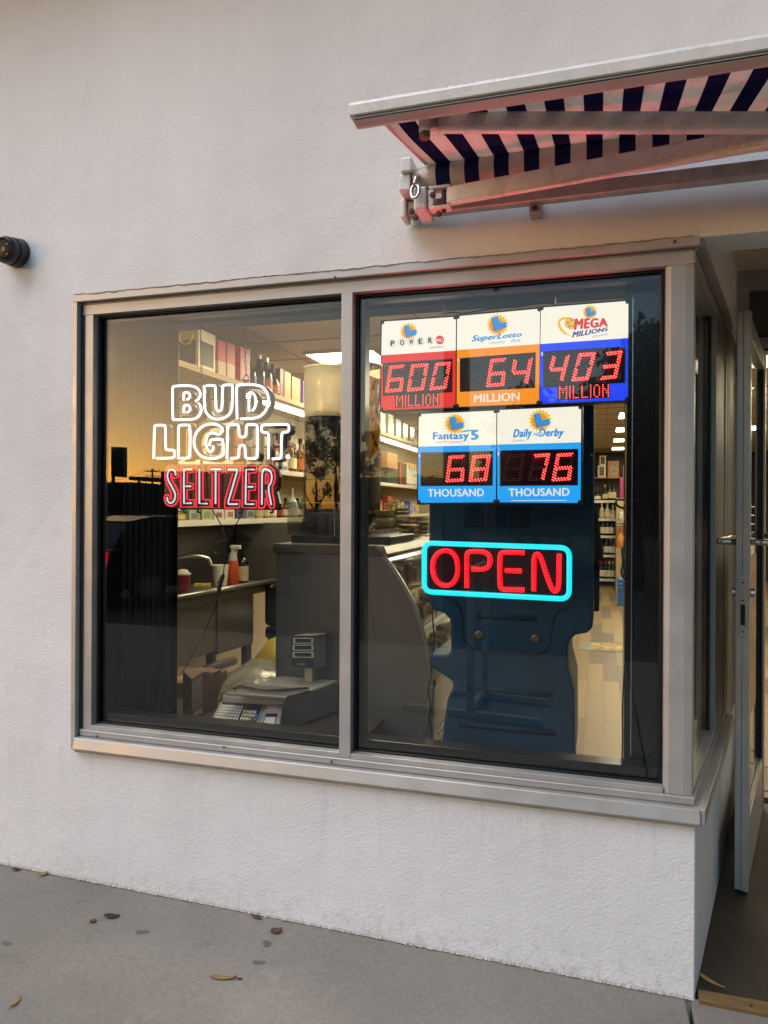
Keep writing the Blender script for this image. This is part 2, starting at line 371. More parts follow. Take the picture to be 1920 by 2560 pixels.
# ================================================================ display window frame
wf = thing('display_window', 'weathered aluminium display window wrapping the splayed corner of the wall', 'window', (-1.14, 0, WB))
def fp(name, x0, x1, y0, y1, z0, z1, m=M_AL, bv=.0015): return part(name, MB().box(x0, x1, y0, y1, z0, z1), m, wf, bv)
# outer trim
fp('head_trim', WL-.002, .004, -.014, .012, 2.306, 2.334)
fp('jamb_trim', WL-.002, -2.270, -.013, .012, .537, 2.3055)
# sub frame
fp('head', -2.262, -.012, .012, .10, 2.258, 2.298)
fp('head_recess', WL, -.001, .013, .09, 2.2985, 2.3055, M_ALD)
fp('jamb', -2.252, -2.214, .0125, .10, .585, 2.2575)
fp('jamb_recess', -2.2695, -2.2525, .014, .09, .56, 2.297, mat('dark_recess', '#3a3632', .6))
fp('mullion', -1.167, -1.125, .009, .10, .6115, 2.2575)
# sill: stepped aluminium section
def sill_sec(name, pts, x0, x1a, x1b, m=M_AL, bv=.0012):
    """section (y,z) swept along X with a mitre at the corner"""
    n = len(pts); a = [(x0, y, z) for y, z in pts]; b = []
    for y, z in pts:
        b.append((-y*math.tan((math.pi/2+SK)/2 - math.pi/2 + 0) * 0 + x1a, y, z))
    mb = MB(); mb.add(a+b, [tuple(range(n)), tuple(range(n, 2*n))[::-1]] + [(i, (i+1) % n, n+(i+1) % n, n+i) for i in range(n)])
    return part(name, mb, m, wf, bv)
sill_sec('sill', [(.09,.537),(-.028,.540),(-.030,.545),(-.021,.581),(-.017,.584),(.09,.584)], -2.268, .010, 0)
sill_sec('sill_drip', [(.02,.524),(-.018,.528),(-.018,.5365),(.02,.5365)], -2.266, .004, 0, M_ALD)
sill_sec('sill_step', [(.09,.5845),(.010,.5845),(.006,.588),(.002,.609),(.006,.6112),(.09,.6112)], -2.262, -.002, 0)
fp('glazing_bead', -2.2135, -1.1675, .010, .05, .6115, .629); fp('glazing_bead', -1.1245, -.0925, .010, .05, .6115, .629)
# corner post: front face, chamfer, side face
cp = [(-.092,.020),(-.078,.008),(-.034,.008)]
cp += [tuple((S(.012, -.012, 0))[:2]), tuple((S(.055, -.012, 0))[:2]), (-.04,.09), (-.092,.09)]
part('corner_post', MB().prism([(x, y, .6115) for x, y in cp], (0, 0, 1.646)), M_AL, wf, .002)
# side (splayed) run of the same frame
def sp(name, a0, a1, o0, o1, z0, z1, m=M_AL, bv=.0015):
    mb = MB(); sbox(mb, a0, a1, o0, o1, z0, z1); return part(name, mb, m, wf, bv)
sp('head_trim', .006, 1.19, -.02, .013, 2.306, 2.334, M_ALD)
sp('head', .012, 1.17, -.10, -.010, 2.2585, 2.2978, M_ALD)
sp('head_recess', .01, 1.18, -.09, -.011, 2.2985, 2.3055, mat('dark_recess'))
sp('sill_drip', .012, 1.17, -.09, .016, .5235, .5365, M_ALD); sp('sill', -.010, 1.17, -.09, .028, .5372, .5832, M_AL)
sp('sill_step', .012, 1.15, -.09, -.004, .5845, .6110, M_ALD); sp('glazing_bead', .06, 1.0, -.04, -.012, .6112, .629, M_AL)
sp('jamb', .72, 1.08, -.10, -.012, .6115, 2.258, M_ALD); sp('end_post', 1.172, 1.60, -.12, -.004, .5235, 2.3358, M_ALD); sp('end_post', 1.081, 1.171, -.09, -.006, .6115, 2.258, M_ALD)
# glass panes and their gaskets
GY = .055
for x0, x1 in ((-2.2135, -1.1675), (-1.1245, -.0925)):
    part('glass_pane', MB().box(x0, x1, GY, GY+.006, .629, 2.2575), M_GLASS, wf)
    for a, b_ in ((x0, x0+.010), (x1-.010, x1)): fp('gasket', a, b_, GY-.012, GY-.0005, .6295, 2.257, M_BLK, .002)
    fp('gasket', x0+.0105, x1-.0105, GY-.012, GY-.0005, .6295, .637, M_BLK, .002); fp('gasket', x0+.0105, x1-.0105, GY-.012, GY-.0005, 2.249, 2.257, M_BLK, .002)
    # black inner stops behind the glass
    fp('inner_stop', x0, x0+.030, GY+.008, GY+.06, .63, 2.2575, M_BLG, .001); fp('inner_stop', x1-.012, x1, GY+.008, GY+.06, .63, 2.2575, M_BLG, .001)
    fp('inner_stop', x0+.0305, x1-.0125, GY+.008, GY+.08, .63, .668, M_BLG, .002); fp('inner_stop', x0+.0305, x1-.0125, GY+.008, GY+.05, 2.235, 2.2575, M_BLG, .002)
mb = MB(); sbox(mb, .056, .719, -.05, -.044, .6292, 2.258); part('glass_pane', mb, M_GLASS, wf)
sp('gasket', .695, .7195, -.043, -.03, .6295, 2.257, M_BLK, .001)
# screws
for q in ((838, 694), (1687, 604), (560, 1868), (1240, 1976), (242, 1841), (829, 1904)):
    p = P(*q, -.015 if q[1] < 800 else -.004); part('screw', MB().lathe([(.005,0),(.005,.002),(.003,.003)], p, 10, Matrix.Rotation(R(90), 3, 'X')), M_SCREW, wf)
# red tag on the side pane
part('tape_piece', MB().add([S(.06,-.043,1.62), S(.12,-.043,1.60), S(.12,-.043,1.655), S(.06,-.043,1.675)], [(0,1,2,3)]), mat('red_tape', '#c03030', .5), wf)

# ================================================================ entry door, standing open
DA = R(14.6); dd = Vector((math.sin(DA), math.cos(DA), 0)); dn = Vector((math.cos(DA), -math.sin(DA), 0)); d0 = Vector((.224, .688, 0))
dr = thing('entry_door', 'aluminium framed glass entry door standing open beside the display window', 'door', d0)
def dbox(name, a0, a1, o0, o1, z0, z1, m=M_AL, bv=.002, parent=None):
    mb = MB(); q = lambda a, o, z: d0 + dd*a + dn*o + Vector((0,0,z))
    mb.hexa([q(a0,o0,z0),q(a1,o0,z0),q(a1,o1,z0),q(a0,o1,z0)], [q(a0,o0,z1),q(a1,o0,z1),q(a1,o1,z1),q(a0,o1,z1)])
    return part(name, mb, m, parent or dr, bv)
DT = .048
dbox('lock_stile', 0, .058, 0, DT*.45, .02, 2.265); dbox('lock_stile', .001, .058, DT*.47, DT, .018, 2.268)
dbox('hinge_stile', .86, .93, 0, DT, .02, 2.265); dbox('top_rail', .0585, .8595, .004, DT-.004, 2.18, 2.262); dbox('bottom_rail', .0585, .8595, .004, DT-.004, .021, .27)
dbox('glass_pane', .059, .859, .021, .027, .271, 2.179, M_GLASS, 0)
for o0, o1 in ((.008, .020), (.028, .040)):
    dbox('glazing_stop', .0595, .8585, o0, o1, .2705, .285, M_AL, .001); dbox('glazing_stop', .0595, .072, o0, o1, .2855, 2.179, M_BLK, .001); dbox('glazing_stop', .8465, .8585, o0, o1, .2855, 2.179, M_BLK, .001)
dbox('lock_plate', -.003, .0, .012, .038, 1.005, 1.235, M_CHR, .001); dbox('latch_slot', -.0038, -.0031, .017, .033, 1.05, 1.13, M_BLK, 0)
for z in (1.025, 1.145, 1.215): part('screw', MB().lathe([(.0045,0),(.004,.002)], d0 + dd*(-.004) + dn*.025 + Vector((0,0,z)), 8, Matrix.Rotation(R(90), 3, 'X')), M_SCREW, dr)
for o, sg in ((-.001, -1), (DT+.001, 1)):
    c0 = d0 + dd*.03 + dn*o + Vector((0,0,1.175)); part('lock_cylinder', MB().tube([c0, c0 + dn*.016*sg], .018, 16), M_CHR, dr, .002)
    # bent push bar
    z = 1.372; pts = [d0+dd*.03+dn*o+Vector((0,0,z)), d0+dd*.03+dn*(o+.06*sg)+Vector((0,0,z)), d0+dd*.034+dn*(o+.072*sg)+Vector((0,0,z)), d0+dd*.05+dn*(o+.078*sg)+Vector((0,0,z)), d0+dd*.84+dn*(o+.078*sg)+Vector((0,0,z)), d0+dd*.85+dn*o+Vector((0,0,z))]
    part('push_bar', MB().tube(pts, .0125, 12), M_CHR, dr, smooth=True)
# poster hung low on the inner side of the door glass
pm = bpy.data.materials.new('poster_print'); pm.use_nodes = True; t = pm.node_tree; b = t.nodes['Principled BSDF']
tc = t.nodes.new('ShaderNodeTexCoord'); n_ = t.nodes.new('ShaderNodeTexNoise'); n_.inputs['Scale'].default_value = 5; n_.inputs['Detail'].default_value = 3; n_.inputs['Distortion'].default_value = 1.2
cr_ = t.nodes.new('ShaderNodeValToRGB'); els = cr_.color_ramp.elements; els[0].color = (*lin('#2c3f63'), 1); els[0].position = .3; els[1].color = (*lin('#d8c9a8'), 1); els[1].position = .7
for p_, c_ in ((.42, '#8c8a7c'), (.5, '#c9a463'), (.58, '#a3502a')): e_ = els.new(p_); e_.color = (*lin(c_), 1)
t.links.new(tc.outputs['Object'], n_.inputs['Vector']); t.links.new(n_.outputs[0], cr_.inputs[0]); t.links.new(cr_.outputs[0], b.inputs['Base Color']); b.inputs['Roughness'].default_value = .3
dbox('poster', .08, .60, .0285, .0295, .62, 1.30, pm, 0)
# door frame in the back wall of the recess
df = thing('door_frame', 'grey aluminium door frame at the back of the entry recess', 'door frame', (.36, 1.62, 0))
part('jamb', MB().box(.345, .43, 1.60, 1.72, .02, 2.72), M_ALD, df, .002); part('jamb', MB().box(1.55, 1.63, 1.60, 1.72, .02, 2.72), M_ALD, df, .002)
part('transom_bar', MB().box(.4305, 1.5495, 1.60, 1.72, 2.29, 2.36), M_ALD, df, .002); part('head', MB().box(.4305, 1.5495, 1.60, 1.70, 2.60, 2.718), M_ALD, df, .002)
part('infill_panel', MB().box(.4305, 1.5495, 1.63, 1.66, 2.3605, 2.5995), mat('dark_panel', '#4a443c', .6), df)
ca = d0 + dd*.80 + dn*.03 + Vector((0,0,2.24)); cl = thing('door_closer', 'dark door closer arm at the top of the open entry door', 'door closer', ca)
part('arm', MB().bar(ca + Vector((.02,.02,.03)), (.80, 1.60, 2.27), .02, .008), M_BLG, cl); part('body', MB().box(.78, .98, 1.545, 1.598, 2.25, 2.30), M_BLG, cl, .004)

# ================================================================ security camera on the wall, far left
ZC = crop(0, 540, 13.825)
c0 = P(46, 634, 0); ct = thing('security_camera', 'black turret security camera fixed to the white wall at the left edge', 'camera', c0)
M_CAM = mat('black_plastic_camera', (.018, .018, .020), .36, 0, .3, 60, .1, 120)
bx = Matrix.Rotation(R(90), 3, 'X'); ax = Vector((.03, -.985, -.12)).normalized(); q = ax.to_track_quat('Z', 'Y').to_matrix()
part('wall_plate', MB().lathe([(.001,0),(.058,0),(.060,.004),(.059,.010),(.001,.010)], c0, 40, bx), M_CAM, ct, smooth='auto')
part('drum', MB().lathe([(.001,-.012),(.054,-.012),(.0575,.006),(.0575,.034),(.0555,.044),(.001,.044)], c0, 44, q), M_CAM, ct, smooth='auto')
part('joint_ring', MB().lathe([(.0535,.0445),(.0545,.046),(.0545,.050),(.0530,.0515),(.001,.0515)], c0, 44, q), mat('camera_seam', (.004,.004,.004), .6), ct, smooth='auto')
part('turret', MB().lathe([(.0525,.0518),(.0545,.056),(.0530,.072),(.0475,.084),(.0440,.086),(.0420,.083),(.0405,.078),(.001,.078)], c0, 44, q), M_CAM, ct, smooth='auto')
lens = part('lens_window', MB().lathe([(.0400,.0785),(.0395,.0800),(.030,.0825),(.001,.0840)], c0, 36, q), mat('lens_black', (.003,.003,.004), .35, spec=.2), ct, smooth='auto')
part('lens', MB().lathe([(.013,.0842),(.012,.0856),(.009,.0850),(.001,.0848)], c0, 20, q), mat('lens_glass', (.012,.013,.02), .3), lens, smooth='auto')
for a in (40, 130, 220, 310):
    v = q @ Vector((.027*math.cos(R(a)), .027*math.sin(R(a)), .0828)); part('infrared_lamp', MB().lathe([(.001,0),(.0042,0),(.003,.0015)], c0 + v, 10, q), mat('grey_lens', '#6b6b68', .3), lens)
for a in (200, 330): v = q @ Vector((.0577*math.cos(R(a)), .0577*math.sin(R(a)), .02)); part('set_screw', MB().obox(c0 + v, (.003, .003, .003), q), mat('camera_seam'), ct)

# ================================================================ litter on the pavement
GL = crop(0, 2140, 2.074); DRY = [mat('dry_leaf_tan', '#8f7350', .7, 0, .3, 60), mat('dry_leaf_brown', '#5b4232', .75, 0, .3, 60), mat('dry_leaf_dark', '#3a3028', .8, 0, .3, 60)]
def leaf(name, x, y, L, W, ang, m, label, z=None, curl=.3, cr_=GL):
    sx, sy = cr_(x, y); p = PZ(sx, sy, 0); zz = gz(p.x) if z is None else z; p = PZ(sx, sy, zz)
    mb = MB(); n = 9; ca_, sa = math.cos(R(ang)), math.sin(R(ang)); up, dn_ = [], []
    for i in range(n):
        t_ = i/(n-1); wv = W*math.sin(math.pi*min(1, t_*.97+.015))**.8; lx = (t_-.5)*L; zc = curl*L*(t_-.5)**2 + .002
        up.append((lx, wv/2, zc + .25*W)); dn_.append((lx, -wv/2, zc + .12*W)); up[-1] = (lx, wv/2, zc + .25*W*abs(math.sin(3*t_+1)))
    vs = [(p.x + a*ca_ - b_*sa, p.y + a*sa + b_*ca_, zz + c_) for a, b_, c_ in up + [(a, 0, c_*.3+.001) for a, b_, c_ in up] + dn_]
    mb.add(vs, [(k*n+i, k*n+i+1, (k+1)*n+i+1, (k+1)*n+i) for k in (0, 1) for i in range(n-1)])
    if True: mb.add([vs[n], (vs[n][0]-ca_*.012, vs[n][1]-sa*.012, vs[n][2]+.001), (vs[n][0]-ca_*.012, vs[n][1]-sa*.012+.0012, vs[n][2]+.002)], [(0,1,2)])
    o = part(name, mb, m, None, 0, True); s_ = o.modifiers.new('thick', 'SOLIDIFY'); s_.thickness = .0006
    return tag(o, label, 'leaf', 'dry leaves on the pavement')
leaf('dry_leaf', 580, 318, .055, .026, 20, DRY[2], 'crumpled dark leaf on the pavement in front of the window, left of centre')
leaf('dry_leaf', 482, 342, .026, .022, 70, DRY[1], 'small round brown leaf beside the crumpled dark leaf on the pavement')
leaf('dry_leaf', 85, 74, .035, .022, 10, DRY[1], 'brown leaf against the wall foot at the left edge')
leaf('dry_leaf', 225, 99, .034, .028, 60, DRY[0], 'curled tan leaf at the wall foot, second from the left edge')
leaf('dry_leaf', 1330, 323, .05, .016, -14, DRY[1], 'flat brown leaf tucked along the wall foot below the window mullion')
leaf('dry_leaf', 1433, 395, .042, .034, 45, DRY[1], 'curled reddish brown leaf just off the wall foot near the middle')
leaf('dry_leaf', 1158, 637, .085, .018, 16, DRY[0], 'slender tan willow-shaped leaf in the middle of the pavement')
leaf('dry_leaf', 1243, 641, .018, .008, 30, DRY[2], 'tiny dark leaf scrap right of the slender tan leaf')
leaf('dry_leaf', 80, 764, .05, .017, 100, DRY[0], 'narrow tan leaf near the bottom left of the pavement')
leaf('dry_leaf', 905, 800, .10, .016, -38, mat('yellow_leaf', '#a58242', .6, 0, .2, 60), 'long yellow leaf on the brown entry floor beside the wall corner', .006, .25, crop(1600, 2300, 5.184))
for i, (x, y, r_) in enumerate(((33, 453, .017), (1340, 553, .018), (1385, 455, .02), (735, 395, .02))):
    p = PZ(*GL(x, y), 0); p = PZ(*GL(x, y), gz(p.x)); mb = MB(); n = 14
    ph_ = rnd.uniform(0, 6); rr_ = [r_*(1 + .3*math.sin(2*math.pi*k*2/n + ph_) + .15*math.sin(2*math.pi*k*3/n)) for k in range(n)]; mb.add([(p.x+rr_[k]*math.cos(2*math.pi*k/n), p.y+rr_[k]*.8*math.sin(2*math.pi*k/n), p.z+.0004) for k in range(n)] + [(p.x+rr_[k]*.7*math.cos(2*math.pi*k/n), p.y+rr_[k]*.56*math.sin(2*math.pi*k/n), p.z+.0012) for k in range(n)], [tuple(range(n, 2*n))] + [(k, (k+1) % n, n+(k+1) % n, n+k) for k in range(n)])
    tag(part('gum_spot', mb, mat('old_gum', '#625c54', .7, 0, .2, 90), None, 0, True), ['dark gum spot at the left edge of the pavement', 'dark gum spot right of the middle of the pavement', 'pale scuffed gum spot near the curled reddish leaf', 'pale flattened gum spot in the middle left of the pavement'][i], 'gum spot', 'old gum spots on the pavement')

# ragged paint foot and dirt line where the wall meets the pavement
g2 = random.Random(5); fe = MB(); dk = MB(); x = -7.0; prev = None; n_ = 900
for i in range(n_):
    x = -4.2 + 4.2*i/(n_-1); o_ = -.003 - abs(g2.gauss(0, .0022)) - (.010*g2.random() if g2.random() < .03 else 0); zt = gz(x) + .002 + abs(g2.gauss(0, .002))
    cur = [(x, o_, gz(x)+.0008), (x, -.0012, zt+.004), (x, o_-.002-abs(g2.gauss(0, .003)), gz(x)+.0005)]
    if prev:
        fe.add([prev[0], cur[0], cur[1], prev[1]], [(0,1,2,3)])
        if g2.random() < .8: dk.add([prev[2], cur[2], cur[0], prev[0]], [(0,1,2,3)])
    prev = cur
tag(part('paint_foot', fe, mat('paint_drip', '#b9b2a8', .7, 0, .3, 60), wl), kind='stuff'); tag(part('dirt_line', dk, mat('foot_dirt', '#4b443c', .95, 0, .4, 40), wl), kind='stuff')
# ================================================================ retractable awning
Z7 = crop(860, 60, 1.565)
aw = thing('awning', 'partly extended navy and white striped awning with white metal arms over the window', 'awning', (-.85, -.1, 2.5))
M_AW = mat('white_enamel', '#dcd8d4', .30, .1, .10, 12, .03, 200, rvar=.1)
M_AWD = mat('grimy_enamel', '#b5aea8', .45, .1, .25, 22, .05, 150)
fab = bpy.data.materials.new('striped_canvas'); fab.use_nodes = True; t = fab.node_tree; t.nodes.clear(); N = t.nodes.new; L = t.links.new
STP = .0925                                       # width of a stripe pair
ge = N('ShaderNodeNewGeometry'); sx = N('ShaderNodeSeparateXYZ'); L(ge.outputs['Position'], sx.inputs[0])
m1 = N('ShaderNodeMath'); m1.operation = 'MULTIPLY_ADD'; m1.inputs[1].default_value = 1/STP; m1.inputs[2].default_value = 100 + .306/STP + .25; L(sx.outputs[0], m1.inputs[0])
m2 = N('ShaderNodeMath'); m2.operation = 'FRACT'; L(m1.outputs[0], m2.inputs[0])
m3 = N('ShaderNodeMath'); m3.operation = 'LESS_THAN'; m3.inputs[1].default_value = .5; L(m2.outputs[0], m3.inputs[0])
nz = N('ShaderNodeTexNoise'); nz.inputs['Scale'].default_value = 7; nz.inputs['Detail'].default_value = 6; nz.inputs['Roughness'].default_value = .65; nz.inputs['Distortion'].default_value = .8
L(ge.outputs['Position'], nz.inputs['Vector'])
rp = N('ShaderNodeMapRange'); rp.inputs[1].default_value = .5; rp.inputs[2].default_value = .75; rp.inputs[3].default_value = 1; rp.inputs[4].default_value = .62; L(nz.outputs[0], rp.inputs[0])
cm = N('ShaderNodeMix'); cm.data_type = 'RGBA'; L(m3.outputs[0], cm.inputs[0]); cm.inputs[6].default_value = (*lin('#e8dfd5'), 1); cm.inputs[7].default_value = (*lin('#2a2f5c'), 1)
sc_ = N('ShaderNodeVectorMath'); sc_.operation = 'SCALE'; L(cm.outputs[2], sc_.inputs[0]); L(rp.outputs[0], sc_.inputs['Scale'])
df_ = N('ShaderNodeBsdfDiffuse'); L(sc_.outputs[0], df_.inputs[0]); tl_ = N('ShaderNodeBsdfTranslucent'); L(sc_.outputs[0], tl_.inputs[0])
ms = N('ShaderNodeMixShader'); ms.inputs[0].default_value = .42; L(df_.outputs[0], ms.inputs[1]); L(tl_.outputs[0], ms.inputs[2])
ou = N('ShaderNodeOutputMaterial'); L(ms.outputs[0], ou.inputs[0])
AX0, AX1 = -.815, 3.0; RY, RZ, RR = -.115, 2.568, .043; FY, FZ = -.652, 2.482
# canvas from the roller's back over its top to the front bar, sagging a little
sec = [(RY + RR*math.cos(R(a)), RZ + RR*math.sin(R(a))) for a in range(-100, 150, 12)]
sec = sec[::-1]     # ends at the lower front of the roller
path = [(FY + .012 + (RY-.02-FY)*k/14, FZ + .006 + (RZ+RR-.012-FZ)*(k/14)**1.06 - .004*math.sin(math.pi*k/14)) for k in range(14)]
cv = MB(); nx = 40
prof = path + [(RY-.022, RZ+RR-.006), (RY, RZ+RR)]
vs = []; fs = []
for i in range(nx+1):
    x = AX0 + (AX1-AX0)*i/nx
    for y, z in prof: vs.append((x, y, z + .0015*math.sin(x*9 + y*14)))
n = len(prof)
for i in range(nx):
    for k in range(n-1): fs.append((i*n+k, (i+1)*n+k, (i+1)*n+k+1, i*n+k+1))
o = part('canvas', cv.add(vs, fs), fab, aw, 0, True); s_ = o.modifiers.new('thick', 'SOLIDIFY'); s_.thickness = .0012
part('hem', MB().bar((AX0-.006, FY+.02, FZ+.004), (AX0-.006, RY-.03, RZ+RR-.014), .012, .003), mat('canvas_hem', '#c0aca4', .8), aw)
ym = Matrix.Rotation(R(90), 3, 'Y')
part('roller', MB().lathe([(RR, AX0), (RR, AX1)], (0, RY, RZ), 36, Matrix(((0,0,1),(0,1,0),(-1,0,0)))), fab, aw, smooth='auto')
part('roller_tube', MB().lathe([(.030, AX0-.055), (.034, AX0-.03), (.040, AX0-.001)], (0, RY, RZ), 28, Matrix(((0,0,1),(0,1,0),(-1,0,0)))), M_AWD, aw, smooth='auto')
# front bar with its channel
part('front_bar', MB().prism([(-.893, y, z) for y, z in ((-.690,2.481),(-.693,2.506),(-.686,2.516),(-.650,2.516),(-.645,2.511),(-.645,2.486),(-.650,2.479))], (3.95, 0, 0)), M_AW, aw, .002)
part('front_channel', MB().prism([(-.884, y, z) for y, z in ((-.682,2.4785),(-.682,2.470),(-.660,2.464),(-.646,2.466),(-.646,2.4785))], (3.92, 0, 0)), mat('channel_enamel', '#c9c3bb', .18, .2), aw, .001)
part('channel_slot', MB().box(-.882, 3.0, -.6835, -.6822, 2.4715, 2.4745), M_BLK, aw)
# arms
a0 = Vector((-.685, -.600, 2.479)); e1 = a0 + (Vector((.111, -.40, 2.4625))-a0)*1.9; part('fore_arm', MB().bar(a0, e1, .026, .050), M_AW, aw, .006)
part('fore_arm_end', MB().bar(a0 + Vector((-.03, 0, 0)), a0 + Vector((.002, .004, 0)), .020, .030), M_AWD, aw, .003)
part('bar_bracket', MB().lathe([(.013,-.030),(.015,-.028),(.015,.034),(.010,.036)], a0 + Vector((-.032, -.010, .004)), 18), M_AW, aw, smooth='auto')
part('bracket_bolt', MB().lathe([(.013,-.046),(.014,-.042),(.014,-.0305)], a0 + Vector((-.032, -.010, .004)), 8), M_SCREW, aw)
for dx in (-.075, .02): part('bracket_bolt', MB().lathe([(.010,-.004),(.012,0),(.012,.014)], a0 + Vector((dx, -.042, .024)), 8), mat('dark_bolt', '#3b2a26', .5, .4), aw)
s0 = P(*Z7(408, 675), -.135); e2 = s0 + (Vector((.119, -.36, 2.444))-s0)*1.75; part('upper_arm', MB().bar(s0, e2, .032, .054), M_AW, aw, .006)
part('arm_lip', MB().bar(s0 + Vector((.02, -.02, -.0305)), e2 + Vector((0, -.02, -.0305)), .012, .006), M_AW, aw)
# shoulder
sh = s0 + Vector((-.012, .01, 0))
part('shoulder_fork', MB().box(sh.x-.05, sh.x+.02, sh.y-.022, sh.y+.02, sh.z+.026, sh.z+.036).box(sh.x-.05, sh.x+.02, sh.y-.022, sh.y+.02, sh.z-.038, sh.z-.028).box(sh.x-.052, sh.x-.034, sh.y-.02, sh.y+.02, sh.z-.0279, sh.z+.0259), M_AW, aw, .003)
part('shoulder_pin', MB().lathe([(.008,-.046),(.008,.046)], sh + Vector((-.004, -.002, 0)), 12), M_SCREW, aw)
part('shoulder_clamp', MB().box(sh.x-.098, sh.x-.056, -.155, -.03, 2.452, 2.528), M_AW, aw, .008, seg=3)
for q in ((348, 672), (372, 745)):
    p = P(*Z7(*q), -.158); part('clamp_bolt', MB().lathe([(.010,0),(.010,.008),(.006,.010)], p, 6, bx), mat('rust_bolt', '#5a2e28', .6, .3), aw)
# torsion bar on the wall, end cap, roller bracket and crank eye
part('torsion_bar', MB().box(-.905, 3.0, -.078, -.032, 2.472, 2.516), M_AWD, aw, .004)
part('bar_end_cap', MB().box(-.925, -.9055, -.092, -.02, 2.458, 2.5215), M_AW, aw, .006)
part('roller_bracket', MB().box(-.915, -.875, -.15, -.002, 2.522, 2.575).box(-.905, -.868, -.165, -.06, 2.5755, 2.622), M_AW, aw, .005)
p = P(*Z7(278, 655), -.17); ring = [p + Vector((.013*math.cos(R(a)), .006*math.sin(R(a)), .024*math.sin(R(a)))) for a in range(0, 360, 20)]
part('crank_eye', MB().tube(ring, .0055, 10, True), M_CHR, aw, smooth=True)
part('crank_shaft', MB().tube([p + Vector((0, 0, .022)), p + Vector((0, .012, .05)), p + Vector((0, .03, .066))], .008, 10), M_CHR, aw, smooth=True)
for q in ((265, 735), (280, 758)):
    p = P(*Z7(*q), -.095); part('cap_bolt', MB().lathe([(.011,0),(.011,.006),(.006,.009)], p, 6, bx), M_SCREW, aw)
# wall plate with two bolts
p = P(*Z7(748, 705), -.05)
part('wall_plate', MB().box(p.x-.018, p.x+.018, -.060, -.0005, p.z-.030, p.z+.022), M_AWD, aw, .003)
for dz in (.014, -.018): part('plate_bolt', MB().lathe([(.009,0),(.009,.007),(.005,.009)], Vector((p.x, -.0605, p.z+dz)), 6, bx), M_SCREW, aw)
part('plate_stud', MB().tube([Vector((p.x, -.05, p.z+.0225)), Vector((p.x, -.05, p.z+.045))], .004, 6), M_BLK, aw)
# ================================================================ lit signs behind the glass
def chaikin(p, it=1, closed=False):
    for _ in range(it):
        q = []; n = len(p)
        for i in range(n if closed else n-1):
            a, b_ = p[i], p[(i+1) % n]; q += [a*.75+b_*.25, a*.25+b_*.75]
        p = q if closed else [p[0]] + q + [p[-1]]
    return p
def path(cr_, pts, Y, it=1, closed=False):
    return chaikin([P(*cr_(x, y), Y) for x, y in pts], it, closed)
M_LW = emis('white_neon_tube', (1.0, 1.02, 1.15), 1.9); M_LR = emis('red_neon_tube', (1.0, .02, .05), 1.5); M_LP = emis('pale_neon_tube', (.86, .80, .95), 1.0)
M_HOUS = mat('sign_housing', (.012, .012, .014), .35)
M_ACR = glassmat('clear_acrylic', (.86, .87, .86))
NS = crop(370, 940, 4.484); SS = crop(390, 1140, 5.027)
YN = .135
c0 = P(560, 1275, YN)
ns = thing('neon_beer_sign', 'white and red neon drink sign hung on chains behind the left pane', 'neon sign', c0)
white = {
 'letter_b': [[(280,490),(274,300),(275,125),(290,112),(480,105),(560,135),(592,200),(572,252),(532,286)], [(568,305),(598,352),(592,420),(550,472),(480,488),(283,491)], [(400,272),(400,195),(418,184),(452,188),(472,210),(468,245),(436,266)], [(402,412),(402,336),(420,325),(455,330),(474,352),(468,392),(438,410)]],
 'letter_u': [[(630,106),(630,330),(648,410),(700,466),(780,489),(862,470),(922,420),(944,340),(952,115),(935,98),(852,100),(835,115),(830,350),(818,385),(795,396),(772,385),(760,350),(757,118),(742,105),(656,107)]],
 'letter_d': [[(998,482),(995,300),(992,115),(1008,98),(1200,95),(1290,125),(1340,190),(1354,270),(1336,360),(1282,440),(1200,476),(1038,481)], [(1133,397),(1130,290),(1130,192),(1155,180),(1190,202),(1212,270),(1202,350),(1168,392)]],
 'letter_l': [[(65,928),(68,740),(72,562),(88,551),(182,550),(196,566),(196,815),(212,830),(286,830),(299,846),(296,906),(280,920),(98,922)]],
 'letter_i': [[(340,932),(340,740),(340,564),(356,550),(452,548),(473,562),(469,905),(454,920),(368,922)]],
 'letter_g': [[(692,785),(694,728),(718,711),(825,709),(841,726),(843,880),(828,897),(760,925),(680,930),(592,900),(532,830),(511,740),(530,650),(580,582),(660,541),(740,536),(800,556),(845,596),(800,660),(770,650),(720,635),(672,650),(648,710),(650,785),(674,838),(712,852),(729,822),(731,782)]],
 'letter_h': [[(885,932),(888,740),(891,562),(906,548),(1000,545),(1018,562),(1020,668),(1036,684),(1084,684),(1098,668),(1100,562),(1114,545),(1208,545),(1229,562),(1226,906),(1210,924),(1106,925),(1090,908),(1088,792),(1070,776),(1036,778),(1020,796),(1018,902),(1002,920),(925,923)]],
 'letter_t': [[(1350,932),(1351,780),(1353,655),(1338,635),(1288,632),(1271,614),(1273,562),(1292,546),(1558,541),(1581,557),(1579,612),(1560,629),(1512,632),(1495,652),(1493,906),(1478,924),(1392,929)]],
}
for k, runs in white.items():
    mb, hb = MB(), MB()
    for r_ in runs:
        mb.tube(path(NS, r_, YN, 2), .0047, 8)
        hb.tube([v + Vector((.004, .030, -.003)) for v in path(NS, r_, YN, 1)], .0105, 6)
    lt = part(k, mb, M_LW, ns, smooth=True); part('letter_backing', hb, M_HOUS, lt)
rm = MB().tube([P(*NS(1568+21*math.cos(R(a)), 905+24*math.sin(R(a))), YN) for a in range(0, 360, 20)], .0016, 6, True)
rq = [P(*NS(x, y), YN) for x, y in ((1558,918),(1580,918),(1580,892),(1558,892))]
v_, f_ = glyphs('R', .03); rm.add([bil(rq, a, b_) for a, b_, c_ in v_], f_); part('registered_mark', rm, M_LW, ns)
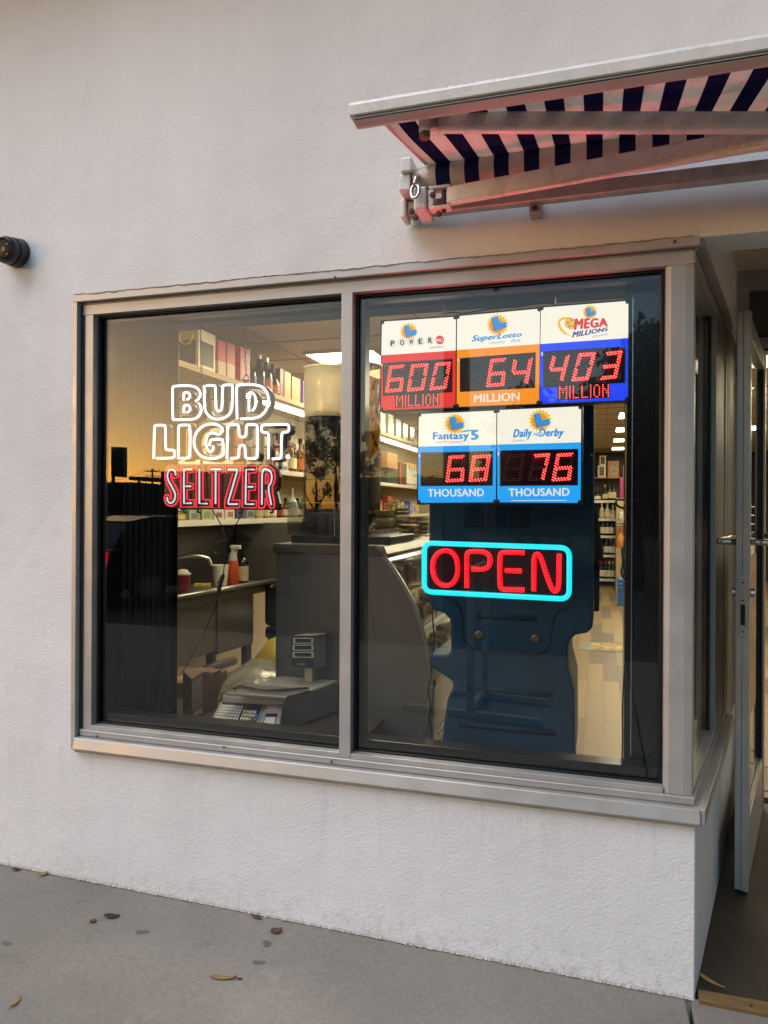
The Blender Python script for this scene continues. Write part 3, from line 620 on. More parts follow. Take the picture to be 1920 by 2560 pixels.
red = {
 's': ([[(205,280),(285,276),(280,190),(246,142),(205,126),(156,142),(116,192),(108,262),(132,345),(182,440),(196,500),(190,548),(172,545),(178,488),(105,488),(106,562),(132,612),(190,633),(246,612),(280,552),(284,470),(256,392),(200,305),(184,245),(196,208),(206,280)]], [[(250,245),(238,190),(205,165),(165,180),(140,230),(150,300),(200,390),(240,460),(242,530),(215,580),(178,596),(146,570),(138,516)]]),
 'e': ([[(388,550),(392,425),(468,420),(470,343),(393,338),(395,213),(478,205),(480,122),(312,122),(310,645),(478,640),(482,551),(410,552)]], [[(448,165),(352,166),(350,330),(352,594),(445,592)], [(375,380),(440,380)]]),
 'l': ([[(590,550),(590,122),(508,122),(505,645),(680,640),(682,550),(610,550)]], [[(545,165),(545,598),(645,598)]]),
 't': ([[(660,125),(845,125),(845,210),(790,215),(790,650),(705,650),(708,215),(660,212),(660,125)]], [[(690,167),(815,167)], [(750,190),(748,602)]]),
 'z': ([[(958,560),(1058,222),(1060,125),(872,125),(872,212),(965,216),(866,558),(862,652),(1050,650),(1055,556),(980,557)]], [[(905,170),(1018,170),(1016,205),(905,585),(910,604),(1025,605)]]),
 'e2': ([[(1165,565),(1168,435),(1248,430),(1250,348),(1168,345),(1170,215),(1262,210),(1265,125),(1090,125),(1085,650),(1258,650),(1262,560),(1190,562)]], [[(1235,170),(1132,170),(1128,400),(1125,604),(1230,605)], [(1155,388),(1220,388)]]),
 'r': ([[(1290,655),(1292,125),(1400,125),(1465,150),(1496,220),(1494,320),(1455,402),(1502,655),(1416,655),(1382,430)], [(1290,655),(1372,652),(1376,525)], [(1378,355),(1378,215),(1400,222),(1416,262),(1412,320),(1400,352)]], [[(1330,612),(1331,400),(1332,165),(1400,168),(1445,200),(1458,270),(1445,340),(1405,390),(1450,616)]]),
}
for k, (rr, ww) in red.items():
    mb = MB(); mw = MB()
    for r_ in rr: mb.tube(path(SS, r_, YN-.002, 1 if k in 'sr' else 0), .0030, 6)
    for r_ in ww: mw.tube(path(SS, r_, YN-.003, 2 if k in 'sr' else 0), .0034, 8)
    lt = part('letter_'+k[0], mb, M_LR, ns, smooth=True); part('inner_stroke', mw, M_LP, lt, smooth=True)
bk = [(95,160),(150,105),(250,105),(1300,100),(1450,105),(1530,170),(1555,260),(1545,400),(1515,440),(1555,600),(1545,680),(290,665),(180,650),(100,600)]
part('back_panel', MB().prism([P(*SS(x, y), YN+.012) for x, y in bk], (0, .022, 0)), mat('gloss_black_panel', (.006,.006,.007), .22), ns, .003)
M_FRM = mat('sign_frame_black', (.01, .01, .011), .4)
fr = MB()
for a, b_ in (((330,262),(1370,262)), ((620,795),(1640,793)), ((600,60),(600,500)), ((1088,60),(1088,1000)), ((600,940),(600,1010))):
    fr.bar(P(*NS(*a), YN+.04), P(*NS(*b_), YN+.04), .006, .010, (0,1,0))
part('support_frame', fr, M_FRM, ns)
for x, w_ in ((345, 1), (525, 1), (1080, 1), (1470, 1)):
    part('mounting_clip', MB().tube([P(*SS(x, 640), YN+.03), P(*SS(x, 705), YN+.01), P(*SS(x+35*(1 if x < 1000 else -1), 712), YN)], .004, 6), M_FRM, ns)
def chain(name, a, b_, parent, m=M_SCREW, L_=.016):
    a, b_ = Vector(a), Vector(b_); n_ = int((b_-a).length/(L_*.78)); d = (b_-a).normalized()
    mb = MB(); e1 = Vector((1,0,0)); e2 = d.cross(e1).normalized()
    for i in range(n_):
        c_ = a + (b_-a)*((i+.5)/n_); e = e1 if i % 2 == 0 else (e1*.25+e2*.97)
        mb.tube([c_ + d*(L_/2*math.cos(R(t_))) + e*(.0042*math.sin(R(t_))) for t_ in range(0, 360, 45)], .0013, 5, True)
    return part(name, mb, m, parent)
ZN = crop(430, 790, 4.879)
for (x0, y0, x1, y1) in ((345, -30, 360, 745), (868, -20, 905, 735)):
    a = P(*ZN(x0, y0), YN+.03); b_ = P(*ZN(x1, y1), YN+.03); chain('chain', a, b_, ns, mat('dark_chain', '#4b443c', .4, .7))
    part('chain_hook', MB().tube([b_ + Vector((.011*math.cos(R(t_)), 0, -.006+.011*math.sin(R(t_)))) for t_ in range(0, 360, 24)], .0016, 6, True).tube([b_+Vector((-.02,0,-.014)), b_+Vector((.012,0,-.02))], .004, 6), M_FRM, ns)

# --- jackpot light boxes
YS = .112
CA = crop(930, 750, 3.687); CB = crop(1330, 740, 6.144); CC = crop(1030, 1010, 3.770)
E_W = emis('lit_white_acrylic', '#f8efde', 1.12); E_R = emis('lit_red_acrylic', '#ee2f2a', 1.0); E_O = emis('lit_orange_acrylic', '#fa9213', 1.1)
E_B = emis('lit_blue_acrylic', '#1440f0', 1.15); E_C = emis('lit_sky_acrylic', '#0da0f5', 1.1)
E_TXT = emis('lit_lettering', '#f2ece6', 1.0); E_LB = emis('print_blue', '#1f96e0', 1.0); E_DB = emis('print_navy', '#33309a', .9); E_RD = emis('print_red', '#e6332e', 1.0); E_YL = emis('print_yellow', '#fbc62a', 1.0); E_OR = emis('print_orange', '#f4922b', 1.0); E_K = emis('print_black', '#2b2724', .8); E_GY = emis('print_grey', '#6f7780', .9)
M_LEDW = mat('led_window', (.022, .004, .006), .12, coat=.3); E_D1 = emis('led_lens', (1, .002, .006), 2.6); E_D2 = emis('led_core', (1, .42, .32), 1.6); E_OFF = mat('led_off', '#7a4a4a', .4)
SEG = {'0': 'abcdef', '1': 'bc', '2': 'abged', '3': 'abgcd', '4': 'fgbc', '5': 'afgcd', '6': 'afgedc', '7': 'abc', '8': 'abcdefg', '9': 'abcdfg', ' ': ''}
SGEO = {'a': ((.08,1),(.92,1),(0,-1)), 'd': ((.08,0),(.92,0),(0,1)), 'g': ((.08,.5),(.92,.5),(0,-1)), 'f': ((0,.56),(0,.97),(1,0)), 'b': ((1,.56),(1,.97),(-1,0)), 'e': ((0,.03),(0,.44),(1,0)), 'c': ((1,.03),(1,.44),(-1,0))}
def seg_dots(s):
    a, b_, nn = SGEO[s]; out = []; n = 6 if s in 'adg' else 5
    for i in range(n):
        t_ = i/(n-1); out.append((a[0]+(b_[0]-a[0])*t_, a[1]+(b_[1]-a[1])*t_))
        if i < n-1:
            t2 = (i+.5)/(n-1); out.append((a[0]+(b_[0]-a[0])*t2 + nn[0]*.125, a[1]+(b_[1]-a[1])*t2 + nn[1]*.072))
    return out
def digit(parent, cr_, cell, ch, rr):
    q = [P(*cr_(x, y), YS-.006) for x, y in cell]; lit, core, off = MB(), MB(), MB()
    for s in 'abcdefg':
        for u_, v_ in seg_dots(s):
            p = bil(q, u_, v_)
            if s in SEG[ch]:
                lit.disc(p, rr*.70, 10); core.disc(p - Vector((0, .0006, 0)), rr*.36, 7)
            else: off.disc(p, rr*.32, 6)
    if lit.v:
        o_ = part('digit', lit, E_D1, parent); part('led_core', core, E_D2, o_)
    if off.v: tag(part('unlit_dots', off, E_OFF, parent), kind='stuff')
FONT = {'M': ['10001','11011','10101','10101','10001','10001','10001'], 'I': ['1','1','1','1','1','1','1'], 'L': ['1000','1000','1000','1000','1000','1000','1111'], 'O': ['0110','1001','1001','1001','1001','1001','0110'], 'N': ['1001','1001','1101','1011','1011','1001','1001']}
def dotword(parent, cr_, quad, wd, rr):
    q = [P(*cr_(x, y), YS-.006) for x, y in quad]; cols = []
    for ch in wd:
        for c_ in range(len(FONT[ch][0])): cols.append([FONT[ch][r_][c_] == '1' for r_ in range(7)])
        cols.append(None)
    cols.pop(); n = len(cols); lit, core = MB(), MB()
    for i, c_ in enumerate(cols):
        if c_:
            for r_ in range(7):
                if c_[r_]:
                    p = bil(q, i/(n-1), 1-r_/6); lit.disc(p, rr*.75, 8); core.disc(p - Vector((0, .0006, 0)), rr*.4, 6)
    o_ = part('dot_word', lit, E_D1, parent); part('led_core', core, E_D2, o_)
def txt(parent, cr_, s, quad, m, d=.003, name='lettering', **k):
    return part(name, letter_mesh(s, [P(*cr_(x, y), YS-d) for x, y in quad], **k), m, parent)
def flat(parent, name, cr_, pts, m, d): return part(name, MB().add([P(*cr_(x, y), YS-d) for x, y in pts], [tuple(range(len(pts)))]), m, parent)
def rect(cx, cy, hw, hh): return ((cx-hw, cy+hh), (cx+hw, cy+hh), (cx+hw, cy-hh), (cx-hw, cy-hh))
def emblem(parent, cr_, c_, r_, L_):
    n = 36; flat(parent, 'sun_rays', cr_, [(c_[0]+(r_*1.28 if i % 2 else r_*.98)*math.cos(2*math.pi*i/n), c_[1]+(r_*1.28 if i % 2 else r_*.98)*math.sin(2*math.pi*i/n)) for i in range(n)], E_YL, .0018)
    flat(parent, 'sun_disc', cr_, [(c_[0]-r_*.06+r_*.82*math.cos(2*math.pi*i/28), c_[1]+r_*.08+r_*.82*math.sin(2*math.pi*i/28)) for i in range(28)], E_OR, .0024)
    flat(parent, 'emblem_shadow', cr_, [(x-r_*.07, y+r_*.08) for x, y in L_], emis('print_deep_blue', '#3c6a9c', .8), .003)
    flat(parent, 'emblem_letter', cr_, L_, E_LB, .0036)
def lightbox(label, cr_, face, split, mcol, win, digits, dollar, rr):
    q = [P(*cr_(x, y), YS) for x, y in face]     # bl br tr tl
    bx_ = thing('jackpot_sign', label, 'lottery sign', (q[0]+q[1])/2, 'lottery jackpot light boxes')
    g_ = .006
    out = [q[0]+Vector((-g_,0,-g_)), q[1]+Vector((g_,0,-g_)), q[2]+Vector((g_,0,g_)), q[3]+Vector((-g_,0,g_))]
    part('housing', MB().prism([v + Vector((0, .0015, 0)) for v in out], (0, .045, 0)), M_HOUS, bx_, .002)
    sl, sr = split
    flat(bx_, 'white_face', cr_, [sl, sr, face[2], face[3]], E_W, .0008); flat(bx_, 'colour_face', cr_, [face[0], face[1], sr, sl], mcol, .0008)
    if win:
        wq = [P(*cr_(x, y), YS-.0012) for x, y in win]; part('led_window', MB().prism(wq, (0, -.003, 0)), M_LEDW, bx_, .001)
        wc = [sum(p[0] for p in win)/4, sum(p[1] for p in win)/4]
        flat(bx_, 'window_border', cr_, [(wc[0]+(x-wc[0])*1.018, wc[1]+(y-wc[1])*1.035) for x, y in win], M_BLK, .001)
    for ch, cell in digits: digit(bx_, cr_, cell, ch, rr)
    if win:      # the red light the number display throws out through the glass
        sl_d = bpy.data.lights.new('number_display_light', 'SPOT'); sl_d.energy = 1.15; sl_d.color = (1, .04, .06); sl_d.spot_size = R(128); sl_d.spot_blend = 1; sl_d.shadow_soft_size = 0
        so_ = bpy.data.objects.new('number_display_light', sl_d); COL.objects.link(so_); so_.parent = bx_; cc_ = sum(wq, Vector())/4 + Vector((0, -.012, 0)); so_.location = cc_ - bx_.location
        so_.rotation_euler = Vector((0, .62, -.78)).to_track_quat('Z', 'Y').to_euler()
    txt(bx_, cr_, '$', rect(*dollar), E_TXT, .003, 'dollar_mark', bold=.02)
    for k in range(4):
        c_ = q[k]*.975 + sum(q, Vector())*.25*.025; c_.y = YS-.001
        part('corner_bolt', MB().lathe([(.006,0),(.006,.003),(.004,.004)], c_, 10, bx), M_HOUS, bx_)
    return bx_
# 1 red
b1 = lightbox('lit jackpot sign with red panel showing 600 million, first in the top row', CA, ((85,1018),(770,988),(775,155),(92,200)), ((86,510),(772,465)), E_R, ((105,878),(735,845),(738,545),(105,585)),
  [('6', ((128,848),(272,836),(302,602),(166,612))), ('0', ((328,838),(472,824),(515,590),(368,600))), ('0', ((534,826),(680,812),(722,575),(592,586)))], (91, 601, 8, 13), .0052)
flat(b1, 'word_window', CA, ((210,995),(622,970),(622,852),(210,872)), M_LEDW, .0014); dotword(b1, CA, ((228,978),(606,962),(608,868),(230,885)), 'MILLION', .0030)
emblem(b1, CA, (338,290), 66, ((300,238),(338,230),(347,282),(410,270),(413,314),(318,340)))
for ch, x, y in (('P',190,400),('O',277,392),('W',362,386),('E',447,380),('R',537,372)):
    flat(b1, 'letter_ball', CA, [(x-2+36*math.cos(R(a)), y+38*math.sin(R(a))) for a in range(0, 360, 15)], emis('print_pale_grey', '#d9d3c8', 1), .0040)
    flat(b1, 'letter_ball', CA, [(x-2+31*math.cos(R(a)), y+33*math.sin(R(a))) for a in range(0, 360, 15)], emis('print_pale', '#f7efe0', 1), .0044); txt(b1, CA, ch, rect(x, y, 19, 25), E_K, .005, bold=.05)
flat(b1, 'red_ball', CA, [(625+40*math.cos(R(a)), 368+41*math.sin(R(a))) for a in range(0, 360, 12)], E_RD, .0042); txt(b1, CA, 'BALL', ((590,386),(661,382),(661,352),(590,356)), E_TXT, .005, bold=.02)
txt(b1, CA, 'calottery', ((530,458),(665,446),(665,414),(530,424)), E_GY)
# 2 orange
b2 = lightbox('lit jackpot sign with orange panel showing 64 million, middle of the top row', CA, ((780,985),(1540,955),(1550,80),(785,150)), ((782,462),(1546,405)), E_O, ((815,842),(1498,805),(1503,488),(815,540)),
  [(' ', ((862,810),(1012,798),(1038,550),(888,562))), ('6', ((1058,798),(1212,784),(1238,540),(1098,552))), ('4', ((1272,783),(1428,770),(1476,535),(1312,550)))], (797, 554, 8, 14), .0052)
txt(b2, CA, 'MILLION', ((940,947),(1362,925),(1362,848),(940,872)), E_TXT, bold=.028)
emblem(b2, CA, (1157,228), 82, ((1105,162),(1160,150),(1174,212),(1238,200),(1243,246),(1130,280)))
txt(b2, CA, 'SuperLotto', ((912,404),(1380,350),(1384,292),(925,326)), E_LB, .0044, bold=.05, shear=.25); txt(b2, CA, 'PLUS', ((1280,392),(1370,384),(1374,358),(1286,364)), E_LB, .0044, bold=.01, shear=.25); txt(b2, CA, 'ca', ((1080,408),(1113,406),(1113,386),(1080,388)), E_OR); txt(b2, CA, 'lottery', ((1115,412),(1225,404),(1225,370),(1115,378)), E_LB)
# 3 blue
b3 = lightbox('lit jackpot sign with deep blue panel showing 403 million, last in the top row', CB, ((118,1655),(1470,1600),(1480,75),(138,180)), ((128,738),(1478,645)), E_B, ((178,1400),(1420,1325),(1425,785),(185,860)),
  [('4', ((215,1318),(465,1300),(568,912),(330,925))), ('0', ((618,1298),(858,1278),(972,875),(728,892))), ('3', ((1040,1280),(1288,1252),(1378,848),(1134,878)))], (155, 893, 18, 28), .0055)
flat(b3, 'word_window', CB, ((388,1600),(1192,1560),(1192,1335),(392,1375)), M_LEDW, .0014); dotword(b3, CB, ((422,1572),(1172,1538),(1172,1362),(426,1396)), 'MILLION', .0032)
emblem(b3, CB, (890,248), 92, ((830,182),(890,174),(906,240),(975,225),(985,276),(855,312)))
flat(b3, 'swoosh', CB, [(640,360),(560,322),(470,325),(405,365),(392,430),(425,520),(490,580),(610,622),(520,560),(455,490),(430,420),(445,380),(500,360),(560,355)], E_YL, .002)
flat(b3, 'gold_ball', CB, [(590+88*math.cos(R(a)), 420+88*math.sin(R(a))) for a in range(0, 360, 12)], E_OR, .0024); flat(b3, 'gold_ball', CB, [(590+80*math.cos(R(a)), 420+80*math.sin(R(a))) for a in range(0, 360, 12)], E_YL, .003)
for (x, y, r_) in ((552,408,22),(600,370,20),(640,380,14),(652,420,14),(630,462,18),(575,464,22)):
    flat(b3, 'star', CB, [(x+(r_ if i % 2 == 0 else r_*.42)*math.sin(math.pi*i/5), y-(r_ if i % 2 == 0 else r_*.42)*math.cos(math.pi*i/5)) for i in range(10)], E_DB, .0036)
txt(b3, CB, 'MEGA', ((640,528),(1168,468),(1165,335),(662,340)), E_RD, .0042, bold=.07); txt(b3, CB, 'MILLIONS', ((612,645),(1168,535),(1168,478),(632,545)), E_DB, .0042, bold=.055, shear=.1); txt(b3, CB, 'ca', ((925,648),(985,636),(985,600),(925,612)), E_OR); txt(b3, CB, 'lottery', ((990,640),(1162,610),(1166,556),(990,590)), E_LB)
# 4 sky
b4 = lightbox('lit jackpot sign with sky blue panel showing 68 thousand, left in the bottom row', CC, ((58,932),(790,925),(795,62),(65,95)), ((60,402),(794,384)), E_C, ((85,768),(755,765),(758,447),(88,462)),
  [(' ', ((112,735),(278,730),(302,492),(142,498))), ('6', ((322,732),(480,724),(498,488),(352,494))), ('8', ((540,728),(700,718),(736,484),(576,490)))], (68, 487, 9, 14), .0052)
txt(b4, CC, 'THOUSAND', ((150,876),(680,870),(678,796),(148,802)), E_TXT, bold=.028); emblem(b4, CC, (405,187), 80, ((357,126),(408,116),(421,180),(485,170),(488,216),(378,238)))
txt(b4, CC, 'Fantasy', ((195,358),(538,350),(536,262),(197,266)), E_LB, .0044, bold=.045); txt(b4, CC, '5', ((550,342),(630,338),(630,242),(552,248)), E_LB, .0044, bold=.07)
flat(b4, 'swash', CC, [(430,272),(500,248),(560,242),(628,242),(622,258),(545,256),(490,264)], E_LB, .0044); flat(b4, 'swash', CC, [(215,352),(270,358),(330,348),(345,340),(325,352),(275,364),(225,360)], E_LB, .0044); txt(b4, CC, 'ca', ((335,374),(370,373),(370,354),(335,355)), E_OR); txt(b4, CC, 'lottery', ((373,378),(478,374),(478,342),(373,346)), E_LB)
# 5 sky
b5 = lightbox('lit jackpot sign with sky blue panel showing 76 thousand, right in the bottom row', CC, ((803,926),(1588,932),(1595,22),(803,58)), ((803,382),(1592,361)), E_C, ((832,768),(1558,762),(1562,428),(833,443)),
  [(' ', ((858,722),(1028,718),(1058,474),(896,482))), ('7', ((1095,720),(1238,714),(1296,470),(1148,480))), ('6', ((1322,722),(1488,712),(1522,466),(1370,474)))], (815, 472, 10, 15), .0052)
txt(b5, CC, 'THOUSAND', ((912,872),(1485,866),(1485,790),(908,796)), E_TXT, bold=.028); emblem(b5, CC, (1207,155), 88, ((1152,93),(1207,82),(1223,152),(1298,138),(1303,186),(1180,218)))
txt(b5, CC, 'Daily', ((948,340),(1130,335),(1135,230),(958,238)), E_LB, .0044, bold=.06, shear=.15); txt(b5, CC, 'Derby', ((1190,332),(1425,328),(1438,228),(1198,230)), E_LB, .0044, bold=.06, shear=.15); txt(b5, CC, 'ca', ((945,356),(980,355),(980,336),(945,337)), E_OR); txt(b5, CC, 'lottery', ((982,362),(1075,357),(1075,328),(982,331)), E_LB)
flat(b5, 'running_mark', CC, [(1138,300),(1150,268),(1172,272),(1195,262),(1218,256),(1232,272),(1215,285),(1228,300),(1200,296),(1178,306),(1158,292)], emis('print_pale_blue', '#a8cfe8', 1), .0052)
flat(b5, 'fine_print', CC, [(932,913),(1455,911),(1455,906),(932,908)], E_TXT, .003)
# hanging hardware and the lead over the top row
for (x, y) in ((665, 130), (0, 0)):
    if x: part('hanger', MB().tube([P(*CA(x, y), YS+.02), P(*CA(x, 60), YS+.02), P(*CA(x-30, 10), YS+.02)], .003, 6), M_CHR, b1)
part('hanger', MB().tube([P(*CB(368, 125), YS+.02), P(*CB(368, 5), YS+.02)], .004, 6), M_CHR, b3)
sag = [(640,130),(720,112),(800,118),(830,128),(950,105),(1080,82),(1200,70),(1350,62),(1500,35),(1640,22),(1690,38)]
wr = tag(part('sign_lead', MB().tube(path(CA, sag, YS+.03, 2), .0024, 6), M_BLK, None, 0, True), 'thin black lead looped along the top of the upper jackpot signs', 'cable')

# --- OPEN sign
CO = crop(1040, 1330, 4.046); YO = .120
E_CY = emis('cyan_led_tube', (.0, .86, 1.0), 1.15); E_OP = emis('red_led_tube', (1.0, .0006, .004), 5.0)
oq = [P(*CO(x, y), YO) for x, y in ((82,604),(1549,680),(1552,160),(84,110))]
op = thing('open_sign', 'glowing red OPEN sign with cyan border hung in the right pane', 'open sign', (oq[0]+oq[1])/2)
def rrect(q, r_, n=6):
    out = []; N_ = len(q)
    for i in range(N_):
        a, b_, c_ = q[i-1], q[i], q[(i+1) % N_]; u_ = (a-b_).normalized()*r_; v_ = (c_-b_).normalized()*r_
        for k in range(n+1):
            t_ = k/n; out.append((b_+u_)*(1-t_)**2 + b_*2*t_*(1-t_) + (b_+v_)*t_**2)
    return out
part('border_tube', MB().tube(rrect(oq, .032), .0092, 10, True), E_CY, op, smooth=True)
ol = {'letter_o': [([(298,184),(370,205),(420,290),(422,440),(372,525),(300,546),(222,520),(170,430),(166,290),(220,208)], True)], 'letter_p': [([(512,562),(512,380),(512,222),(535,196),(675,196),(735,225),(754,285),(738,345),(688,380),(566,374)], False)],
      'letter_e': [([(1096,210),(985,206),(872,204),(846,230),(846,555),(872,580),(985,582),(1094,586)], False), ([(902,390),(1066,395)], False)], 'letter_n': [([(1190,595),(1191,420),(1192,250),(1222,216),(1258,242),(1312,410),(1370,572),(1405,606),(1442,575),(1446,400),(1449,222)], False)]}
for k, runs in ol.items():
    mb = MB()
    for pts, cl_ in runs: mb.tube(path(CO, pts, YO-.002, 2, cl_), .0079, 10, cl_)
    part(k, mb, E_OP, op, smooth=True)
part('back_plate', MB().prism([v + Vector((0, .012, 0)) for v in rrect(oq, .034)], (0, .012, 0)), mat('smoked_back_plate', (.008,.006,.010), .2), op, .002)
for q_, r_ in ((oq[3], .12), (oq[2], .85)):
    p = oq[3]*(1-r_) + oq[2]*r_; part('hanging_wire', MB().tube([p + Vector((0,.01,0)), p + Vector((0,.012,.055))], .0012, 5), M_BLK, op)
# ================================================================ shop interior
X0, X1, YB, ZF, ZC = -3.02, 5.2, 13.9, .03, 2.70
M_CEIL = mat('ceiling_tile', '#c9bda8', .8, 0, .05, 3, .1, 120); M_IW = mat('cream_wall', '#b9a98f', .7, 0, .08, 2); M_DW = mat('dark_brown_wall', '#33261f', .6, 0, .15, 3)
tag(part('ceiling', MB().box(X0-.1, X1, .141, YB, ZC, ZC+.08), M_CEIL), kind='structure')
tag(part('roof', MB().box(X0-.4, X1+.3, .3, YB+.3, 3.4, 3.5), mat('roofing', '#4a4744', .9)), kind='structure')
gaps = MB()
for y in [1.8 + .6*i for i in range(20)]: gaps.box(X0, X1, y, y+.012, ZC-.006, ZC-.0005)
for x in [-2.6 + 1.2*i for i in range(7)]: gaps.box(x, x+.012, .3, YB, ZC-.005, ZC-.0006)
tag(part('ceiling_grid', gaps, mat('grid_metal', '#9c907c', .5)), kind='structure')
tag(part('interior_wall_left', MB().box(X0-.1, X0, .141, YB, 0, ZC), M_IW), kind='structure')
tag(part('interior_wall_back', MB().box(X0, X1, YB, YB+.1, 0, ZC), M_DW), kind='structure')
tag(part('interior_wall_right', MB().box(X1, X1+.1, 1.7, YB, 0, ZC), M_IW), kind='structure')
tag(part('interior_wall_front', MB().box(1.64, X1, 1.7, 1.8, 0, ZC).box(X0-.1, -2.32, .142, .20, 0, ZC), M_IW), kind='structure')
# plank floor
M_PL = [mat('oak_plank_%d' % i, c_, .42, 0, .38, 7, .12, 60, stretch=(11, .9, 1), rvar=.1) for i, c_ in enumerate(('#75603f', '#5b4a35', '#836c49', '#4f4334'))]
fl = tag(part('floor', MB().prism([(X0,.142,-.1),(-.07,.142,-.1),(.31,1.70,-.1),(X1,1.72,-.1),(X1,YB,-.1),(X0,YB,-.1)], (0, 0, .1+ZF-.006)), mat('floor_base', '#7b6448', .5)), kind='structure')
pw, pl = .125, 1.22; pm_ = [link('tmp', mesh('plank', MB().box(-pw/2+.0012, pw/2-.0012, -pl/2+.0015, pl/2-.0015, -.006, 0)), M_PL[i]) for i in range(4)]
pme = [o_.data for o_ in pm_]
for o_ in pm_: bpy.data.objects.remove(o_)
rows = []
for i in range(-7, 18):
    y = (.9 if i < 0 else 1.73+pl/2) + rnd.uniform(0, 1.0)
    while y < 12.6:
        o_ = bpy.data.objects.new('plank', pme[rnd.choice((0, 0, 1, 2, 2, 3))]); COL.objects.link(o_); o_.parent = fl; o_.location = (-.06 + i*pw, y, ZF); y += pl
# ceiling lights
E_TR = emis('fluorescent_diffuser', (1.0, .88, .60), 20.0); n_l = 0
lights = [(-1.67, 1.15, .27, .58), (-2.2, 3.35, .27, .58), (-2.2, 5.6, .27, .58), (-2.2, 8.2, .27, .58)] + [(.55, y, .6, .30) for y in (3.95, 5.6, 7.25, 8.95, 10.7, 12.5)] + [(2.9, y, .6, .30) for y in (3.0, 5.6, 8.9)]
nmz = ['nearest the left pane', 'second along the left wall', 'third along the left wall', 'fourth along the left wall', 'nearest of the aisle row', 'second of the aisle row', 'third of the aisle row', 'fourth of the aisle row', 'fifth of the aisle row', 'farthest of the aisle row', 'nearest beyond the entry door', 'second beyond the entry door', 'third beyond the entry door']
for (x, y, hx, hy), nm in zip(lights, nmz):
    t_ = thing('ceiling_light', 'flush lit ceiling panel, ' + nm, 'ceiling light', (x, y, ZC), 'ceiling light panels')
    part('diffuser', MB().box(x-hx, x+hx, y-hy, y+hy, ZC-.020, ZC-.008), E_TR, t_); part('frame', MB().box(x-hx-.02, x-hx, y-hy-.02, y+hy+.02, ZC-.024, ZC-.0005).box(x+hx, x+hx+.02, y-hy-.02, y+hy+.02, ZC-.024, ZC-.0005).box(x-hx, x+hx, y-hy-.02, y-hy, ZC-.024, ZC-.0005).box(x-hx, x+hx, y+hy, y+hy+.02, ZC-.024, ZC-.0005), mat('white_metal', '#d8d4cc', .4), t_)
# bulkhead, black post, dark jamb and ledge just inside the glass
tag(part('window_bulkhead', MB().box(-2.31, -.02, .16, .26, 2.235, ZC-.001), mat('bulkhead_paint', '#6b6460', .6)), 'grey painted bulkhead hanging inside above the display window', 'bulkhead')
pst = thing('interior_post', 'glossy black post inside the right end of the display window', 'post', (-.15, .2, ZF))
part('post_body', MB().box(-.205, -.085, .135, .30, ZF, ZC-.002), mat('gloss_black_paint', (.005, .005, .006), .18), pst, .003); part('metal_edge', MB().box(-.185, -.182, .1335, .1348, .68, 2.2), M_CHR, pst)
tag(part('side_reveal', MB().box(-2.318, -2.262, .17, .44, ZF, ZC-.002), mat('dark_reveal', '#231f1c', .55)), 'dark reveal board inside the left end of the display window', 'panel')
ldg = thing('window_ledge', 'low dark shelf board running inside below the left pane', 'shelf', (-1.75, .35, .56))
part('board', MB().box(-2.26, -1.2, .142, .70, .535, .56), mat('dark_laminate', '#3b322b', .4), ldg, .002); part('support', MB().box(-2.24, -2.2, .2, .64, ZF, .5348).box(-1.26, -1.22, .2, .64, ZF, .5348), mat('dark_laminate'), ldg)
# folded accordion shutter
shu = thing('folding_shutter', 'dark ribbed folding security shutter drawn back behind the left edge of the window', 'shutter', (-2.14, .3, .56))
M_SH = mat('shutter_metal', '#1b1918', .42, .4, .15, 20)
def zig(x0, x1, yb, dp, n, z0, z1):
    mb = MB(); vs = []
    for i in range(n*2+1):
        x = x0 + (x1-x0)*i/(2*n); y = yb + (dp if i % 2 else 0); vs += [(x-.002, y, z0), (x-.002, y, z1), (x+.002, y+.004, z1), (x+.002, y+.004, z0)]
    for i in range(n*2): a = i*4; mb_f = [(a, a+4, a+5, a+1), (a+1, a+5, a+6, a+2), (a+2, a+6, a+7, a+3), (a+3, a+7, a+4, a)]; mb.f += mb_f
    mb.v = vs; return mb
xa = P(446, 1200, .34).x; xb = P(312, 1200, .25).x
part('tall_leaf', zig(-2.26, xa, .33, .022, 9, .561, P(400, 806, .34).z), M_SH, shu); sl_ = part('short_leaf', zig(xb, P(434, 1200, .25).x, .24, .020, 8, .561, P(380, 917, .25).z), M_SH, shu)
for i in range(7):
    x = xb + .012 + i*.0155; part('roller_wheel', MB().lathe([(.004,0),(.004,.003)], (x, .239, P(380, 917, .25).z-.012), 8, bx), M_BLK, sl_)
# ---- left wall liquor shelves
shv = thing('liquor_shelf', 'wooden liquor shelving along the left interior wall with a lit top board', 'shelf', (-2.8, 3, 1.4), None)
M_SW = mat('shelf_wood', '#a58a62', .5, 0, .2, 12, stretch=(8, 1, 8)); M_RAIL = mat('price_rail', '#d9d2bf', .35)
ZS1, ZS2, ZS3 = 2.335, 1.775, 1.415
SXF = -2.60
for z, y0, nm in ((ZS1, 1.10, 'top_board'), (ZS2, 1.15, 'middle_board'), (ZS3, 1.10, 'lower_board')):
    part(nm, MB().box(X0+.001, SXF, y0, 9.0, z-.028, z), M_SW, shv, .002)
    part('price_rail', MB().box(SXF+.001, SXF+.012, y0, 9.0, z-.034, z+.002), M_RAIL if z < 2 else M_SW, shv, .001)
part('back_board', MB().box(X0+.0015, X0+.012, 1.1, 9.0, ZS3+.001, ZS2-.03), mat('pale_back_board', '#c2b596', .6), shv); part('back_board', MB().box(X0+.0015, X0+.012, 1.1, 9.0, ZS2+.001, ZS1-.03), mat('pale_back_board'), shv)
E_TB = emis('tube_lamp', (1.0, .95, .82), 9.0)
